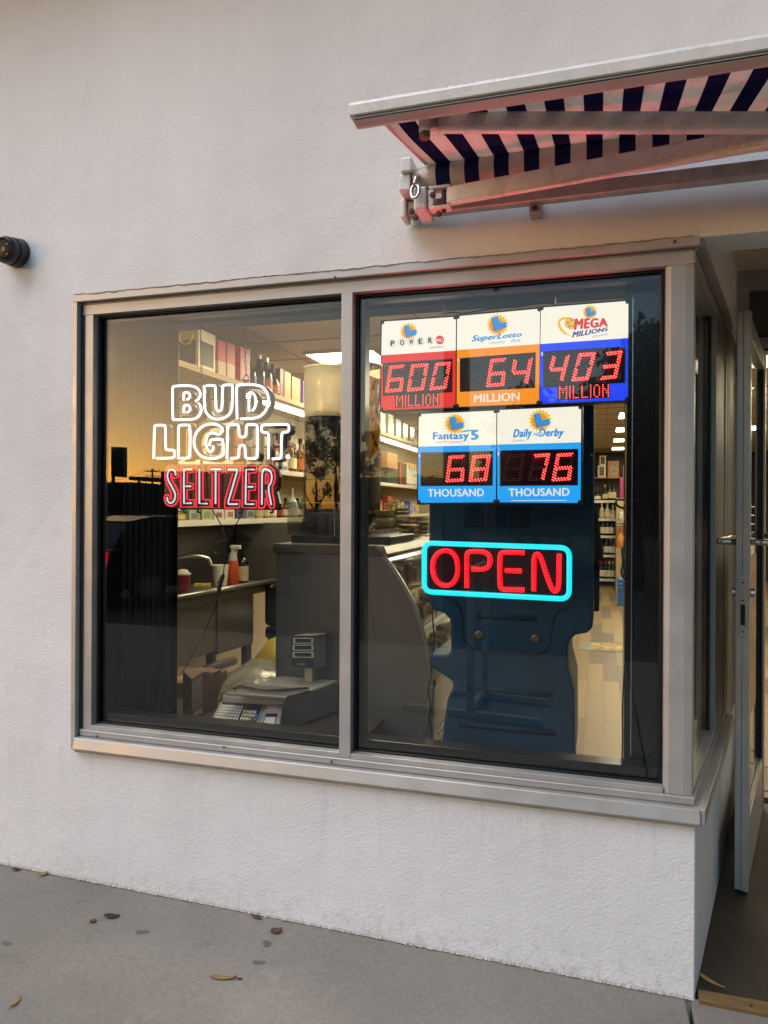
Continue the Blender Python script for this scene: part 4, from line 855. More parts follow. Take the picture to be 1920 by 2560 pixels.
for i, (a, b_) in enumerate(((2.10, 3.15), (3.22, 4.27), (4.34, 5.4), (5.47, 6.53), (6.6, 7.65))):
    tl = thing('tube_light', 'lit fluorescent tube under the top shelf board, ' + ('nearest the window', 'second from the window', 'third from the window', 'fourth from the window', 'farthest from the window')[i], 'tube light', (-2.66, a, ZS1-.05), 'tube lights under the shelf')
    part('tube', MB().tube([(-2.64, a+.02, ZS1-.075), (-2.64, b_-.02, ZS1-.075)], .015, 12), E_TB, tl); part('fixture', MB().box(-2.68, -2.605, a, b_, ZS1-.055, ZS1-.0285), mat('white_metal'), tl)
part('lower_light_wash', MB().box(-2.64, -2.62, 1.2, 2.6, ZS3-.0345, ZS3-.0285), mat('white_metal'), shv)
# goods
def lab_box(name, label, c_, hx, hy, h, m, m2=None, group='boxes on the liquor shelf', patch=None, cat='box'):
    t_ = thing(name, label, cat, (c_[0], c_[1], c_[2]), group)
    part('carton', MB().box(c_[0]-hx, c_[0]+hx, c_[1]-hy, c_[1]+hy, c_[2]+.0005, c_[2]+h), m, t_, .0015)
    if m2:   # printed panel on the aisle side (+X) and the window side (-Y)
        a, b_, z0, z1 = patch or (.12, .88, .1, .55)
        part('printed_panel', MB().box(c_[0]+hx+.0004, c_[0]+hx+.0012, c_[1]-hy+2*hy*a, c_[1]-hy+2*hy*b_, c_[2]+h*z0, c_[2]+h*z1), m2, t_)
        part('printed_panel', MB().box(c_[0]-hx+2*hx*a, c_[0]-hx+2*hx*b_, c_[1]-hy-.0012, c_[1]-hy-.0004, c_[2]+h*z0, c_[2]+h*z1), m2, t_)
    return t_
def Yx(x): return PX(x, 1000, SXF-.03).y
BOT = {}
PROF = {
 'spirit': [(.001,0),(.036,0),(.039,.006),(.039,.13),(.034,.155),(.016,.185),(.0135,.195),(.0135,.255)],
 'squat': [(.001,0),(.048,0),(.052,.01),(.050,.09),(.036,.125),(.016,.150),(.014,.160),(.014,.215)],
 'wine': [(.001,0),(.035,0),(.0375,.006),(.0375,.175),(.033,.198),(.018,.222),(.0145,.235),(.0145,.29)],
 'small': [(.001,0),(.024,0),(.026,.005),(.026,.075),(.022,.092),(.011,.108),(.010,.112),(.010,.140)]}
CAPH = {'spirit': (.0152, .228, .262), 'squat': (.016, .190, .224), 'wine': (.0156, .245, .298), 'small': (.0125, .118, .148)}
def bottle_proto(kind):
    if kind in BOT: return BOT[kind]
    r_ = PROF[kind][2][0]; zt = PROF[kind][3][1]; cr_, c0_, c1_ = CAPH[kind]
    BOT[kind] = (mesh('bottle_'+kind, MB().lathe(PROF[kind], n=18), None, 'auto'), mesh('label_'+kind, MB().lathe([(r_+.0006, zt*.22), (r_+.0006, zt*.82)], n=18), None, 'auto'), mesh('cap_'+kind, MB().lathe([(cr_, c0_), (cr_, c1_-.002), (cr_*.8, c1_)], n=14), None, 'auto'))
    return BOT[kind]
GLS = {'dark': mat('dark_bottle_glass', (.012,.010,.008), .07), 'green': mat('green_bottle_glass', (.02,.045,.012), .07), 'amber': mat('amber_bottle_glass', (.16,.055,.012), .08), 'clear': mat('clear_spirit_glass', (.42,.42,.36), .07), 'red': mat('red_bottle_glass', (.12,.012,.012), .08), 'gold': mat('golden_bottle_glass', (.35,.2,.05), .09)}
PAP = {'white': mat('white_label', '#d8d2c2', .6), 'cream': mat('cream_label', '#c9b98c', .6), 'black': mat('black_label', '#1d1a18', .5), 'red': mat('red_label', '#a5302b', .5), 'blue': mat('blue_label', '#274a7d', .5), 'orange': mat('orange_label', '#c4682a', .5), 'gold': mat('gold_foil', (.75,.55,.2), .3, .8), 'steel': mat('silver_foil', (.6,.6,.58), .3, .9), 'green': mat('green_cap', '#3aa04a', .4), 'yellow': mat('yellow_cap', '#d9b33a', .4)}
def bottle(kind, loc, gl, lb, cap, label, group, s=1., sz=1.):
    b_, l_, c_ = bottle_proto(kind)
    t_ = thing('bottle', label, 'bottle', loc, group, rnd.uniform(0, 6)); t_.scale = (s, s, sz)
    for nm, me, m in (('glass', b_, GLS[gl]), ('label', l_, PAP[lb]), ('cap', c_, PAP[cap])):
        o_ = bpy.data.objects.new(nm, me); COL.objects.link(o_); o_.parent = t_
        if not me.materials: me.materials.append(m)
        o_.material_slots[0].link = 'OBJECT'; o_.material_slots[0].material = m
    return t_
K = lambda n, h=None, **k: mat(n, h, .45, **k)
# top shelf, window end to aisle
g0 = 'boxes on the top liquor shelf'
def tbox(label, xa_, xb_, dep, h, m, m2=None, patch=None):
    ya, yb_ = Yx(xa_), Yx(xb_); return lab_box('gift_box', label, (SXF-.02-dep/2, (ya+yb_)/2, ZS1), dep/2, (yb_-ya)/2-.002, h, m, m2, g0, patch)
t_ = tbox('tall yellow and cream gift box at the near end of the top shelf', 491, 534, .17, .245, K('yellow_carton', '#d8b95c'), K('photo_print', '#4a4238', var=.4, vscale=30), (.1, .9, .12, .72))
part('gold_wreath', MB().tube([Vector((SXF-.105+.045*math.cos(R(a)), Yx(491)-.0005, ZS1+.20+.05*math.sin(R(a)))) for a in range(170, 371, 20)], .004, 5), K('bright_gold_print', '#f0cf2a'), t_)
part('cream_side', MB().box(SXF-.0195, SXF-.0190, Yx(491)+.001, Yx(534)-.001, ZS1+.002, ZS1+.244), K('cream_print', '#d9d0b8'), t_)
tbox('narrow red gift box with beige lower half beside the yellow box', 541, 561, .12, .23, K('red_carton', '#b8342c'), K('beige_print', '#bfa27c'), (.02, .98, .02, .42)); tbox('second red gift box with beige lower half, next to the narrow one', 563, 584, .12, .24, K('red_carton'), K('beige_print'), (.02, .98, .02, .42))
t_ = tbox('plain red gift box with pale upright lettering on the top shelf', 597, 622, .12, .25, K('bright_red_carton', '#c83229'))
vs_, fs_ = glyphs('Hennessy', .0); ya, yb_ = Yx(604), Yx(616)
part('lettering', MB().add([(SXF-.0194, yb_ - (yb_-ya)*b_, ZS1+.03 + .19*a) for a, b_, c_ in vs_], fs_), K('pale_gold_print', '#e0b890'), t_)
gb = 'bottles on the top liquor shelf'
bottle('squat', (SXF-.09, Yx(637), ZS1), 'dark', 'black', 'gold', 'dark squat bottle with gold neck on the top shelf beside the red boxes', gb, 1.25, 1.25)
bottle('spirit', (SXF-.07, Yx(659), ZS1), 'dark', 'black', 'steel', 'dark bottle with silver neck right of the gold necked one', gb, 1.15, 1.05); bottle('spirit', (SXF-.07, Yx(677), ZS1), 'dark', 'orange', 'steel', 'dark bottle with orange label on the top shelf', gb, 1.2, 1.05); bottle('squat', (SXF-.07, Yx(694), ZS1), 'dark', 'orange', 'black', 'dark squat bottle with patterned label beside the orange boxes', gb, 1., 1.1)
tbox('dark red gift box behind the bottles on the top shelf', 697, 706, .14, .22, K('dark_red_carton', '#6d2a26')); tbox('orange patterned gift box on the top shelf, nearer of two', 708, 724, .15, .215, K('orange_carton', '#c47c3a', var=.35, vscale=40)); tbox('orange patterned gift box with a diamond, farther of two', 727, 748, .15, .20, K('orange_carton'), K('diamond_print', '#e6c48a'), (.4, .6, .3, .55)); tbox('small purple gift box partly hidden behind the bean hopper', 755, 766, .1, .2, K('purple_carton', '#5a4a9a'))
for i, x in enumerate((960, 978, 992, 1010, 1028)):
    lab_box('gift_box', ['clear', 'pale', 'silver', 'greenish', 'grey'][i] + ' wrapped gift tin on the top shelf, number %s past the bean hoppers' % ['one', 'two', 'three', 'four', 'five'][i], (SXF-.08, 5.35+i*.33, ZS1), .06, .10, .26-.015*i, mat('tin_%d' % i, ['#b9b8ac', '#a9a692', '#8f9a96', '#8d9a7e', '#8a8478'][i], .25, .5), None, g0)
# middle shelf (seen through the neon letters)
gm = 'goods on the middle liquor shelf'
cols = ['#c8893c', '#7a4a2a', '#c9b890', '#d6cdb4', '#b5532c', '#c9a15a', '#8f9dc0', '#b9c0c4', '#a8362c', '#5877b5']
y = 1.35
for i in range(10):
    h = rnd.uniform(.20, .30); wd = rnd.uniform(.045, .075)
    lab_box('gift_box', '%s carton standing in the %s place along the middle shelf' % (['amber', 'brown', 'tan', 'cream', 'rust', 'honey', 'lilac', 'grey', 'red', 'blue'][i], ['first', 'second', 'third', 'fourth', 'fifth', 'sixth', 'seventh', 'eighth', 'ninth', 'tenth'][i]), (SXF-.02-.07, y+wd, ZS2), .06, wd, h, K('mid_carton_%d' % i, cols[i], var=.25, vscale=25), K('mid_print_%d' % i, cols[(i+4) % 10], var=.3, vscale=50), gm, (.1, .9, .15, .7)); y += 2*wd + .03
for i, (gl, lb, cp_) in enumerate((('dark', 'blue', 'black'), ('dark', 'red', 'black'), ('amber', 'cream', 'black'), ('dark', 'white', 'steel'), ('amber', 'orange', 'black'), ('dark', 'cream', 'gold'))):
    bottle('spirit', (SXF-.06-.03*(i % 2), 2.66+.115*i, ZS2), gl, lb, cp_, 'bottle with %s label on the middle shelf, %s from the blue carton' % (lb, ['first', 'second', 'third', 'fourth', 'fifth', 'sixth'][i]), gm, 1.1, 1.1)
lab_box('carton_box', 'brown and dark green cardboard carton on the middle shelf past the bean hoppers', (SXF-.15, 5.72, ZS2), .14, .22, .36, K('brown_cardboard', '#a07b52'), K('dark_green_print', '#24382a'), gm, (.0, 1.0, .0, .5)); lab_box('carton_box', 'dark carton with red stripe beside the green cardboard carton', (SXF-.13, 6.2, ZS2), .12, .16, .27, K('umber_carton', '#4a3428'), K('red_stripe', '#a0402e'), gm, (.0, .2, .0, 1.0))
for i in range(5): bottle('spirit', (SXF-.07, 6.5+.13*i, ZS2), 'clear', 'white', 'gold', 'clear bottle at the far end of the middle shelf, %s in line' % ['first', 'second', 'third', 'fourth', 'fifth'][i], gm, 1.1, 1.15)
# lower ledge
gl_ = 'small goods on the lower shelf board'
spec = [('small', 'clear', 'cream', 'yellow'), ('small', 'gold', 'cream', 'green'), ('small', 'clear', 'white', 'steel'), ('small', 'dark', 'red', 'black'), ('small', 'amber', 'white', 'black'), ('squat', 'clear', 'white', 'steel'), ('small', 'dark', 'white', 'black'), ('small', 'clear', 'white', 'green'), ('small', 'clear', 'cream', 'yellow'), ('small', 'green', 'white', 'black')]
for i, (k, a, b_, c_) in enumerate(spec): bottle(k, (SXF-.05, 2.35+.115*i, ZS3), a, b_, c_, 'small %s bottle with %s cap, %s on the lower shelf board' % (a, c_, ['first', 'second', 'third', 'fourth', 'fifth', 'sixth', 'seventh', 'eighth', 'ninth', 'tenth'][i]), gl_, 1.1, 1.05)
for i in range(7):
    x = 1.28 + .145*i; lab_box('packet', '%s packet lying %s along the lower shelf board below the neon sign' % (['olive', 'clear', 'pale green', 'white', 'white printed', 'blue', 'grey'][i], ['first', 'second', 'third', 'fourth', 'fifth', 'sixth', 'seventh'][i]), (SXF-.07, x, ZS3), .055, .06, [.05, .06, .07, .065, .07, .075, .07][i], K('packet_%d' % i, ['#8a7c34', '#9aa08a', '#a9a878', '#cfc9bb', '#d2cbb8', '#3e4a63', '#8f8f8a'][i], var=.2, vscale=30), K('packet_print_%d' % i, ['#c0b040', '#6d7564', '#8a8f50', '#8b4a40', '#a06a50', '#2a3350', '#55555a'][i]), gl_, (.2, .8, .2, .7))
for i in range(14):
    h = rnd.uniform(.16, .30); wd = rnd.uniform(.04, .07); c_ = cols[(i*3+1) % 10]
    lab_box('gift_box', 'carton number %s in the back row of the middle shelf' % ['one','two','three','four','five','six','seven','eight','nine','ten','eleven','twelve','thirteen','fourteen'][i], (SXF-.25, 1.3+i*.17, ZS2), .06, wd, h, K('mid_carton_%d' % ((i*3+1) % 10)), K('mid_print_%d' % ((i*3) % 10)), gm, (.15, .85, .2, .6))
kk = ['first', 'second', 'third', 'fourth', 'fifth', 'sixth', 'seventh', 'eighth', 'ninth', 'tenth', 'eleventh', 'twelfth']
for i in range(12):
    a, b_, c_ = [('amber', 'cream', 'black'), ('dark', 'white', 'gold'), ('clear', 'blue', 'steel'), ('green', 'cream', 'red')][i % 4]
    bottle('spirit', (SXF-.16, 1.32+.105*i, ZS3), a, b_, c_, '%s bottle, %s in the back row of the lower shelf board' % (a, kk[i]), gl_, 1.0, 1.05)
    bottle('spirit', (SXF-.19, 2.7+.12*i, ZS2), a, b_, c_, '%s bottle, %s in the back row of the middle shelf' % (a, kk[i]), gm, 1.1, 1.15)
for i in range(8):
    a, b_, c_ = [('amber', 'white', 'gold'), ('dark', 'red', 'black'), ('clear', 'blue', 'steel')][i % 3]
    bottle('spirit', (SXF-.08, 3.55+.12*i, ZS1), a, b_, c_, '%s bottle, %s in the far row on the top shelf' % (a, kk[i]), gb, 1.1, 1.1)
for i in range(12):
    h = rnd.uniform(.10, .22); j_ = (i*3+2) % 10
    lab_box('gift_box', 'small carton, %s along the far part of the lower shelf board' % kk[i], (SXF-.09, 4.9+i*.19, ZS3), .07, rnd.uniform(.05, .085), h, K('mid_carton_%d' % j_), K('mid_print_%d' % ((j_+3) % 10)), gl_, (.1, .9, .2, .75))
    if i < 9: bottle('spirit', (SXF-.20, 6.1+.13*i, ZS2), *[('green', 'cream', 'gold'), ('dark', 'white', 'black'), ('amber', 'red', 'black')][i % 3], 'bottle %s in the far back row of the middle shelf' % kk[i], gm, 1.15, 1.2)
# price card 99
t_ = thing('price_card', 'small yellow price card reading 99 behind the paper stack', 'price card', P(*crop(430, 1040, 3.770)(1240, 890), 1.62)); cq = [P(*crop(430, 1040, 3.770)(x, y), 1.62) for x, y in ((1222,892),(1255,892),(1255,832),(1222,832))]
part('card', MB().prism(cq, (0, .002, 0)), K('yellow_card', '#e5d03a'), t_); part('lettering', letter_mesh('99', [bil(cq, a, b_) + Vector((0,-.0012,0)) for a, b_ in ((.1,.3),(.9,.3),(.9,.75),(.1,.75))], bold=.02), K('black_print', '#1a1814'), t_); part('stake', MB().tube([cq[0]*.5+cq[1]*.5+Vector((0,.001,0)), cq[0]*.5+cq[1]*.5+Vector((0,.001,-.16))], .002, 5), M_CHR, t_)
# ---- stainless sink
M_SS = mat('stainless', (.24,.225,.20), .34, .75)
sa = Vector((-2.53, 1.0, 0)); sdv = (Vector((-2.395, 2.22, 0)) - sa).normalized(); sn = Vector((sdv.y, -sdv.x, 0))
snk = thing('sink', 'stainless steel sink unit against the left interior wall', 'sink', sa)
def kb(name, a0, a1, o0, o1, z0, z1, m=M_SS, bv=.004):
    q = lambda a, o, z: sa + sdv*a + sn*o + Vector((0,0,z))
    return part(name, MB().hexa([q(a0,o0,z0),q(a1,o0,z0),q(a1,o1,z0),q(a0,o1,z0)], [q(a0,o0,z1),q(a1,o0,z1),q(a1,o1,z1),q(a0,o1,z1)]), m, snk, bv)
kb('bowl', -.05, .50, -.40, -.03, .62, .965); kb('bowl', .512, .90, -.40, -.03, .60, .965); kb('bowl_seam', .495, .525, -.03, -.018, .61, .96)
part('rolled_rim', MB().tube([sa+sdv*-.08+Vector((0,0,.992)), sa+sdv*1.2+Vector((0,0,.992))], .020, 14), M_SS, snk, smooth=True); kb('apron', -.08, 1.2, -.022, -.006, .93, .975); kb('deck', -.08, 1.2, -.42, -.02, .966, .978)
kb('backsplash', -.08, 1.25, -.44, -.425, .966, 1.36); kb('leg', .86, .91, -.10, -.05, ZF, .60); kb('leg', .86, .91, -.38, -.33, ZF, .60)
part('drain_pipe', MB().tube([sa+sdv*.25+sn*-.2+Vector((0,0,.62)), sa+sdv*.25+sn*-.2+Vector((0,0,.50)), sa+sdv*.40+sn*-.2+Vector((0,0,.47)), sa+sdv*1.0+sn*-.25+Vector((0,0,.45))], .03, 10), mat('grey_pipe', '#7d766c', .4), snk, smooth=True)
f0_ = PX(455, 1440, -2.82); fc = thing('faucet', 'curved chrome faucet above the sink', 'faucet', (f0_.x, f0_.y, .978))
part('spout', MB().tube(chaikin([Vector((-2.86, 1.42, 1.10)), Vector((-2.82, 1.44, 1.17)), Vector((-2.70, 1.50, 1.20)), Vector((-2.60, 1.56, 1.185)), Vector((-2.585, 1.57, 1.13))], 2), .012, 10), M_CHR, fc, smooth=True); part('tap_body', MB().lathe([(.03,.978),(.03,1.0),(.016,1.02),(.016,1.12),(.022,1.13),(.001,1.14)], (-2.86, 1.42, 0), 14), M_CHR, fc, smooth='auto')
part('steel_back_panel', MB().box(X0+.013, X0+.02, 1.1, 2.25, 1.36, ZS3-.03), M_SS, snk)
bw = tag(part('steel_end_panel', MB().box(-3.0, -1.62, 2.30, 2.34, .9, 1.385), M_SS, None, .002), 'stainless splash panel facing the window at the end of the sink', 'panel')
KS = crop(430, 1380, 5.72)
def on_sink(x, y, z=.979): return PZ(*KS(x, y), z)
p = on_sink(155, 580); mg = thing('red_mug', 'dark red cup with white rim standing on the sink', 'cup', p); part('cup_body', MB().lathe([(.001,0),(.040,0),(.043,.01),(.046,.11),(.043,.112),(.001,.10)], p, 24), K('maroon_glaze', '#6d1620'), mg, smooth='auto'); part('rim', MB().lathe([(.047,.108),(.048,.118),(.043,.119)], p, 24), PAP['white'], mg); part('cloth', MB().lathe([(.001,.118),(.035,.12),(.03,.135),(.012,.14),(.001,.142)], p, 10), PAP['white'], mg)
p = on_sink(430, 505); sp_ = tag(part('sponge', MB().obox(p+Vector((0,0,.012)), (.05, .032, .012), Matrix.Rotation(.4, 3, 'Z')), mat('yellow_sponge', '#c9a81e', .9, 0, .2, 80, .5, 150), None, .004), 'yellow sponge lying on the sink edge', 'sponge')
p = on_sink(690, 478); cu_ = thing('white_cup', 'white paper cup with small red marks on the sink', 'cup', p); part('cup_body', MB().lathe([(.001,0),(.044,0),(.055,.135),(.052,.136),(.001,.02)], p, 26), PAP['white'], cu_, smooth='auto'); part('red_mark', MB().lathe([(.0465,.02),(.048,.034)], p, 9), PAP['red'], cu_)
p = on_sink(870, 462); so = thing('soap_bottle', 'spray bottle with orange liquid on the sink', 'bottle', p); part('bottle_body', MB().lathe([(.001,0),(.042,0),(.044,.01),(.036,.14),(.030,.16)], p, 20), K('orange_liquid', '#b5471a'), so, smooth='auto'); part('shoulder', MB().lathe([(.030,.1602),(.024,.20),(.013,.222),(.013,.235)], p, 18), GLS['clear'], so, smooth='auto'); part('trigger', MB().box(p.x-.018, p.x+.055, p.y-.012, p.y+.012, p.z+.236, p.z+.262).box(p.x+.02, p.x+.03, p.y-.006, p.y+.006, p.z+.20, p.z+.2355), PAP['white'], so, .004)
p = on_sink(1005, 438); lo = thing('lotion_bottle', 'dark pump bottle with cream patterned label on the sink', 'bottle', p); part('bottle_body', MB().lathe([(.001,0),(.040,0),(.041,.01),(.041,.14),(.028,.16),(.013,.17),(.013,.20)], p, 20), GLS['dark'], lo, smooth='auto'); part('label', MB().lathe([(.0418,.015),(.0418,.115)], p, 20), mat('speckled_label', '#c9b690', .6, 0, .4, 90), lo, smooth='auto'); part('pump', MB().tube([p+Vector((0,0,.20)), p+Vector((0,0,.235)), p+Vector((.02,-.01,.238))], .006, 8), GLS['dark'], lo)
# things under and beside the sink
M_CB = mat('corrugated_card', '#6f5037', .75, 0, .12, 8)
def card(name, label, x0, x1, y0, y1, z0, z1, m=M_CB, cat='box'):
    t_ = thing(name, label, cat, ((x0+x1)/2, (y0+y1)/2, z0)); part('carton', MB().box(x0, x1, y0, y1, z0, z1), m, t_, .003); part('tape_strip', MB().box((x0+x1)/2-.025, (x0+x1)/2+.025, y0-.001, y1+.001, z1+.0005, z1+.0015), K('packing_tape', '#a58a5a'), t_); return t_
card('storage_box', 'brown carton tucked under the near end of the sink', -2.48, -2.20, .75, 1.08, ZF, .62)
wc_ = card('white_carton', 'white carton with handling symbols standing beyond the sink', -2.36, -2.0, 2.42, 2.7, ZF, .96, K('white_board', '#77716a'))
for i in range(3): part('handling_symbol', MB().box(-2.33+.075*i, -2.27+.075*i, 2.4185, 2.4195, .90, .97), K('black_print'), wc_)
def blob(name, c_, r_, m, seed, flat_=1.):
    bm = bmesh.new(); bmesh.ops.create_icosphere(bm, subdivisions=3, radius=1); rg_ = random.Random(seed); ph = [(Vector((rg_.gauss(0,1), rg_.gauss(0,1), rg_.gauss(0,1))), rg_.uniform(0,6)) for _ in range(9)]
    mb = MB()
    for v in bm.verts:
        k_ = 1 + sum(.055*abs(math.sin(4.0*v.co.dot(d_) + p_)) for d_, p_ in ph) - .22; mb.v.append((c_[0]+v.co.x*r_[0]*k_, c_[1]+v.co.y*r_[1]*k_, c_[2]+max(-.98, v.co.z)*r_[2]*k_))
    mb.f = [tuple(v.index for v in f.verts) for f in bm.faces]; bm.free(); return mb
tag(part('plastic_bag', blob('b', (-2.1, 1.25, .30), (.30, .34, .30), None, 3), mat('crinkled_plastic', '#857d70', .18, 0, .3, 14, .6, 25), None, 0, True), 'crumpled clear plastic bag heaped behind the scale', 'bag')
tag(part('plastic_bag', blob('b', (-2.0, .92, .42), (.15, .12, .16), None, 5), mat('crinkled_plastic'), None, 0, True), 'small crumpled white plastic bag behind the printed coffee box', 'bag')
ch = thing('stool', 'black seat with a white cloth on it beyond the sink', 'stool', (-2.2, 2.1, ZF)); part('seat', MB().box(-2.42, -2.0, 1.97, 2.27, .62, .70), M_BLG, ch, .02); part('backrest', MB().box(-2.44, -2.37, 2.0, 2.25, .70, .98), M_BLG, ch, .03, seg=4)
for a, b_ in ((-2.39, 2.0), (-2.04, 2.0), (-2.39, 2.24), (-2.04, 2.24)): part('leg', MB().box(a-.012, a+.012, b_-.012, b_+.012, ZF, .62), M_BLG, ch)
tag(part('cloth', blob('c', (-2.2, 2.06, .735), (.15, .08, .05), None, 9), mat('white_cloth', '#cfc9bd', .9), None, 0, True), 'crumpled white cloth lying on the black seat', 'cloth')
yb_ = thing('yellow_bag', 'yellow printed sack leaning under the black seat', 'bag', (-2.28, 1.8, ZF)); part('sack', blob('y', (-2.28, 1.80, .32), (.13, .10, .30), None, 11), mat('yellow_sack', '#b59a1c', .5, 0, .15, 9), yb_, 0, True)
# ---- coffee box and shop scale on the ledge
ZL = .5605
bq = lambda x, y: crop(430, 1560, 4.1475)(x, y)
db = thing('coffee_grinder_box', 'brown paper box with white panel and red printed band on the window ledge', 'box', (-1.98, .38, ZL))
a_ = P(*bq(72, 980), .40); c1_ = P(*bq(200, 900), .34); c2_ = P(*bq(350, 850), .50); zt_ = P(*bq(200, 570), .34).z
b0_ = [Vector((a_.x-.02, .46, ZL)), Vector((c1_.x, .34, ZL)), Vector((c2_.x, .47, ZL)), Vector((a_.x+.08, .60, ZL))]
part('carton', MB().hexa(b0_, [v + Vector((0,0,zt_-ZL)) for v in b0_]), M_CB, db, .003)
fc0, fc1 = b0_[1], b0_[2]; fn = Vector((fc1.y-fc0.y, -(fc1.x-fc0.x), 0)).normalized()
def fq(s0, s1, z0, z1, d=.0015): return [fc0.lerp(fc1, s0)+fn*d+Vector((0,0,z0-ZL)), fc0.lerp(fc1, s1)+fn*d+Vector((0,0,z0-ZL)), fc0.lerp(fc1, s1)+fn*d+Vector((0,0,z1-ZL)), fc0.lerp(fc1, s0)+fn*d+Vector((0,0,z1-ZL))]
hz = zt_-ZL
part('white_panel', MB().add(fq(.03, .97, ZL+.27*hz, ZL+.92*hz), [(0,1,2,3)]), K('white_board'), db); part('red_band', MB().add(fq(.0, 1., ZL+.04*hz, ZL+.26*hz), [(0,1,2,3)]), K('brick_red_print', '#8c3a2c'), db); part('lettering', letter_mesh('ditting', fq(.12, .90, ZL+.08*hz, ZL+.24*hz, .003), bold=.02), K('white_print', '#d8d2c6'), db)
for k in range(5): part('fine_print', MB().add(fq(.12, .75, ZL+(.42+.09*k)*hz, ZL+(.435+.09*k)*hz, .003), [(0,1,2,3)]), K('grey_print', '#77706a'), db)
part('handle_flap', MB().box(c1_.x+.02, c1_.x+.07, .40, .47, zt_+.0005, zt_+.02), M_CB, db, .003)
scl = thing('shop_scale', 'grey label printing shop scale with steel platter and pole display on the window ledge', 'scale', (-1.6, .4, ZL))
M_SC = mat('scale_plastic', '#948c83', .5, 0, .06, 10); M_SD = mat('scale_dark_panel', '#1c1f2b', .35)
kq = [P(*bq(x, y), Y_) for x, y, Y_ in ((388,1020,.20),(885,1060,.20),(965,830,.36),(510,795,.36))]
kr = [P(*bq(x, y), Y_) for x, y, Y_ in ((885,1062,.20),(1110,1075,.20),(1160,820,.36),(965,830,.36))]
def down(q, z): return [Vector((v.x, v.y, z)) for v in q]
part('keyboard_housing', MB().hexa(down(kq, ZL), [v + Vector((0,0,-.001)) for v in kq]), M_SC, scl, .004); part('printer_housing', MB().hexa(down(kr, ZL), kr), M_SC, scl, .006)
kn = (kq[1]-kq[0]).cross(kq[3]-kq[0]).normalized()
if kn.z < 0: kn = -kn
def kp(s0, s1, t0, t1, d, q=kq): return [bil(q, s0, t0)+kn*d, bil(q, s1, t0)+kn*d, bil(q, s1, t1)+kn*d, bil(q, s0, t1)+kn*d]
part('key_panel', MB().add(kp(.05, .95, .02, .95, .0012), [(0,1,2,3)]), M_SD, scl)
for r_ in range(6):
    for c_ in range(8): part('key', MB().add(kp(.07+.062*c_, .07+.062*c_+.052, .05+.13*r_, .05+.13*r_+.105, .003), [(0,1,2,3)]), K('key_grey', '#b3ada4'), scl)
kc = [['w','w','w','g','g'], ['w','w','w','g','r','b'], ['y','w','w','w','w','b'], ['y','y','w','w','w']]
for r_, row in enumerate(kc):
    for c_, k_ in enumerate(row): part('key', MB().add(kp(.60+.058*c_, .60+.058*c_+.046, .05+.155*r_, .05+.155*r_+.12, .003), [(0,1,2,3)]), K('key_'+k_, {'w': '#c4beb2', 'g': '#9aa53a', 'r': '#b8302c', 'b': '#3a7ba8', 'y': '#c9ac34'}[k_]), scl)
part('printer_slot', MB().add(kp(.22, .80, .10, .55, .002, kr), [(0,1,2,3)]), M_SD, scl); part('paper_label', MB().add(kp(.26, .76, .10, .38, .004, kr), [(0,1,2,3)]), K('key_grey'), scl); part('warning_sticker', MB().add(kp(.2, .75, .66, .84, .002, kr), [(0,1,2,3)]), K('pink_sticker', '#c9a89c'), scl)
ptq = [PZ(*bq(x, y), .735) for x, y in ((548,706),(1180,752),(1440,680),(800,612))]
low_ = [PZ(*bq(x, y), .70) for x, y in ((600,760),(1165,800),(1510,740),(850,690))]
part('scale_body', MB().hexa([Vector((kq[3].x, .365, ZL)), Vector((kr[2].x, .365, ZL)), Vector((low_[2].x, .72, ZL)), Vector((low_[3].x, .72, ZL))], [Vector((kq[3].x, .365, .695)), Vector((kr[2].x, .365, .695)), Vector((low_[2].x, .72, .705)), Vector((low_[3].x, .72, .705))]), M_SC, scl, .01, seg=3)
part('platter', MB().hexa([v - Vector((0,0,.014)) for v in ptq], ptq), M_SS, scl, .004)
pp0 = P(*bq(1380, 560), .66); pp1 = P(*bq(1465, 560), .66); part('pole', MB().box(pp0.x, pp1.x, .65, .69, .70, P(*bq(1400, 465), .66).z+.01), mat('scale_pole', '#a3937c', .5), scl, .004)
hq = [P(*bq(x, y), .63) for x, y in ((1232,440),(1478,465),(1480,118),(1260,118))]; dh = part('display_head', MB().prism([P(*bq(x, y), .63) for x, y in ((1275,452),(1478,465),(1480,115),(1262,115),(1230,150),(1232,425))], (.03, .07, 0)), M_SC, scl, .004)
part('display_face', MB().prism([P(*bq(x, y), .629) for x, y in ((1278,445),(1474,458),(1476,122),(1264,122),(1236,152),(1238,420))], (0, -.002, 0)), M_SD, dh)
for (x0, y0, x1, y1) in ((1255,142,1465,205), (1250,215,1468,275), (1250,288,1468,350)):
    part('readout_frame', MB().add([P(*bq(x, y), .6262) for x, y in ((x0,y1),(x1,y1),(x1,y0),(x0,y0))], [(0,1,2,3)]), K('key_grey'), dh); part('readout', MB().add([P(*bq(x, y), .6255) for x, y in ((x0+22,y1-10),(x1-22,y1-10),(x1-22,y0+10),(x0+22,y0+10))], [(0,1,2,3)]), mat('lcd_dark', '#171c26', .15), dh)
part('name_mark', letter_mesh('SLP-300', [P(*bq(x, y), .6262) for x, y in ((1305,425),(1375,428),(1375,408),(1305,405))], bold=.01), K('key_grey'), dh)
cb_ = [P(*bq(x, y), .45) for x, y in ((560,720),(640,660),(700,640),(780,660),(900,685),(1050,690),(1250,672),(1430,662),(1530,670),(1545,640),(1500,612))]
tag(part('scale_cable', MB().tube(chaikin([PZ(*bq(x, y), .742) for x, y in ((640,670),(690,640),(780,658),(900,685),(1050,690),(1250,672),(1420,660))], 2) , .005, 7), M_BLK, None, 0, True), 'black cable lying across the steel platter of the scale', 'cable')
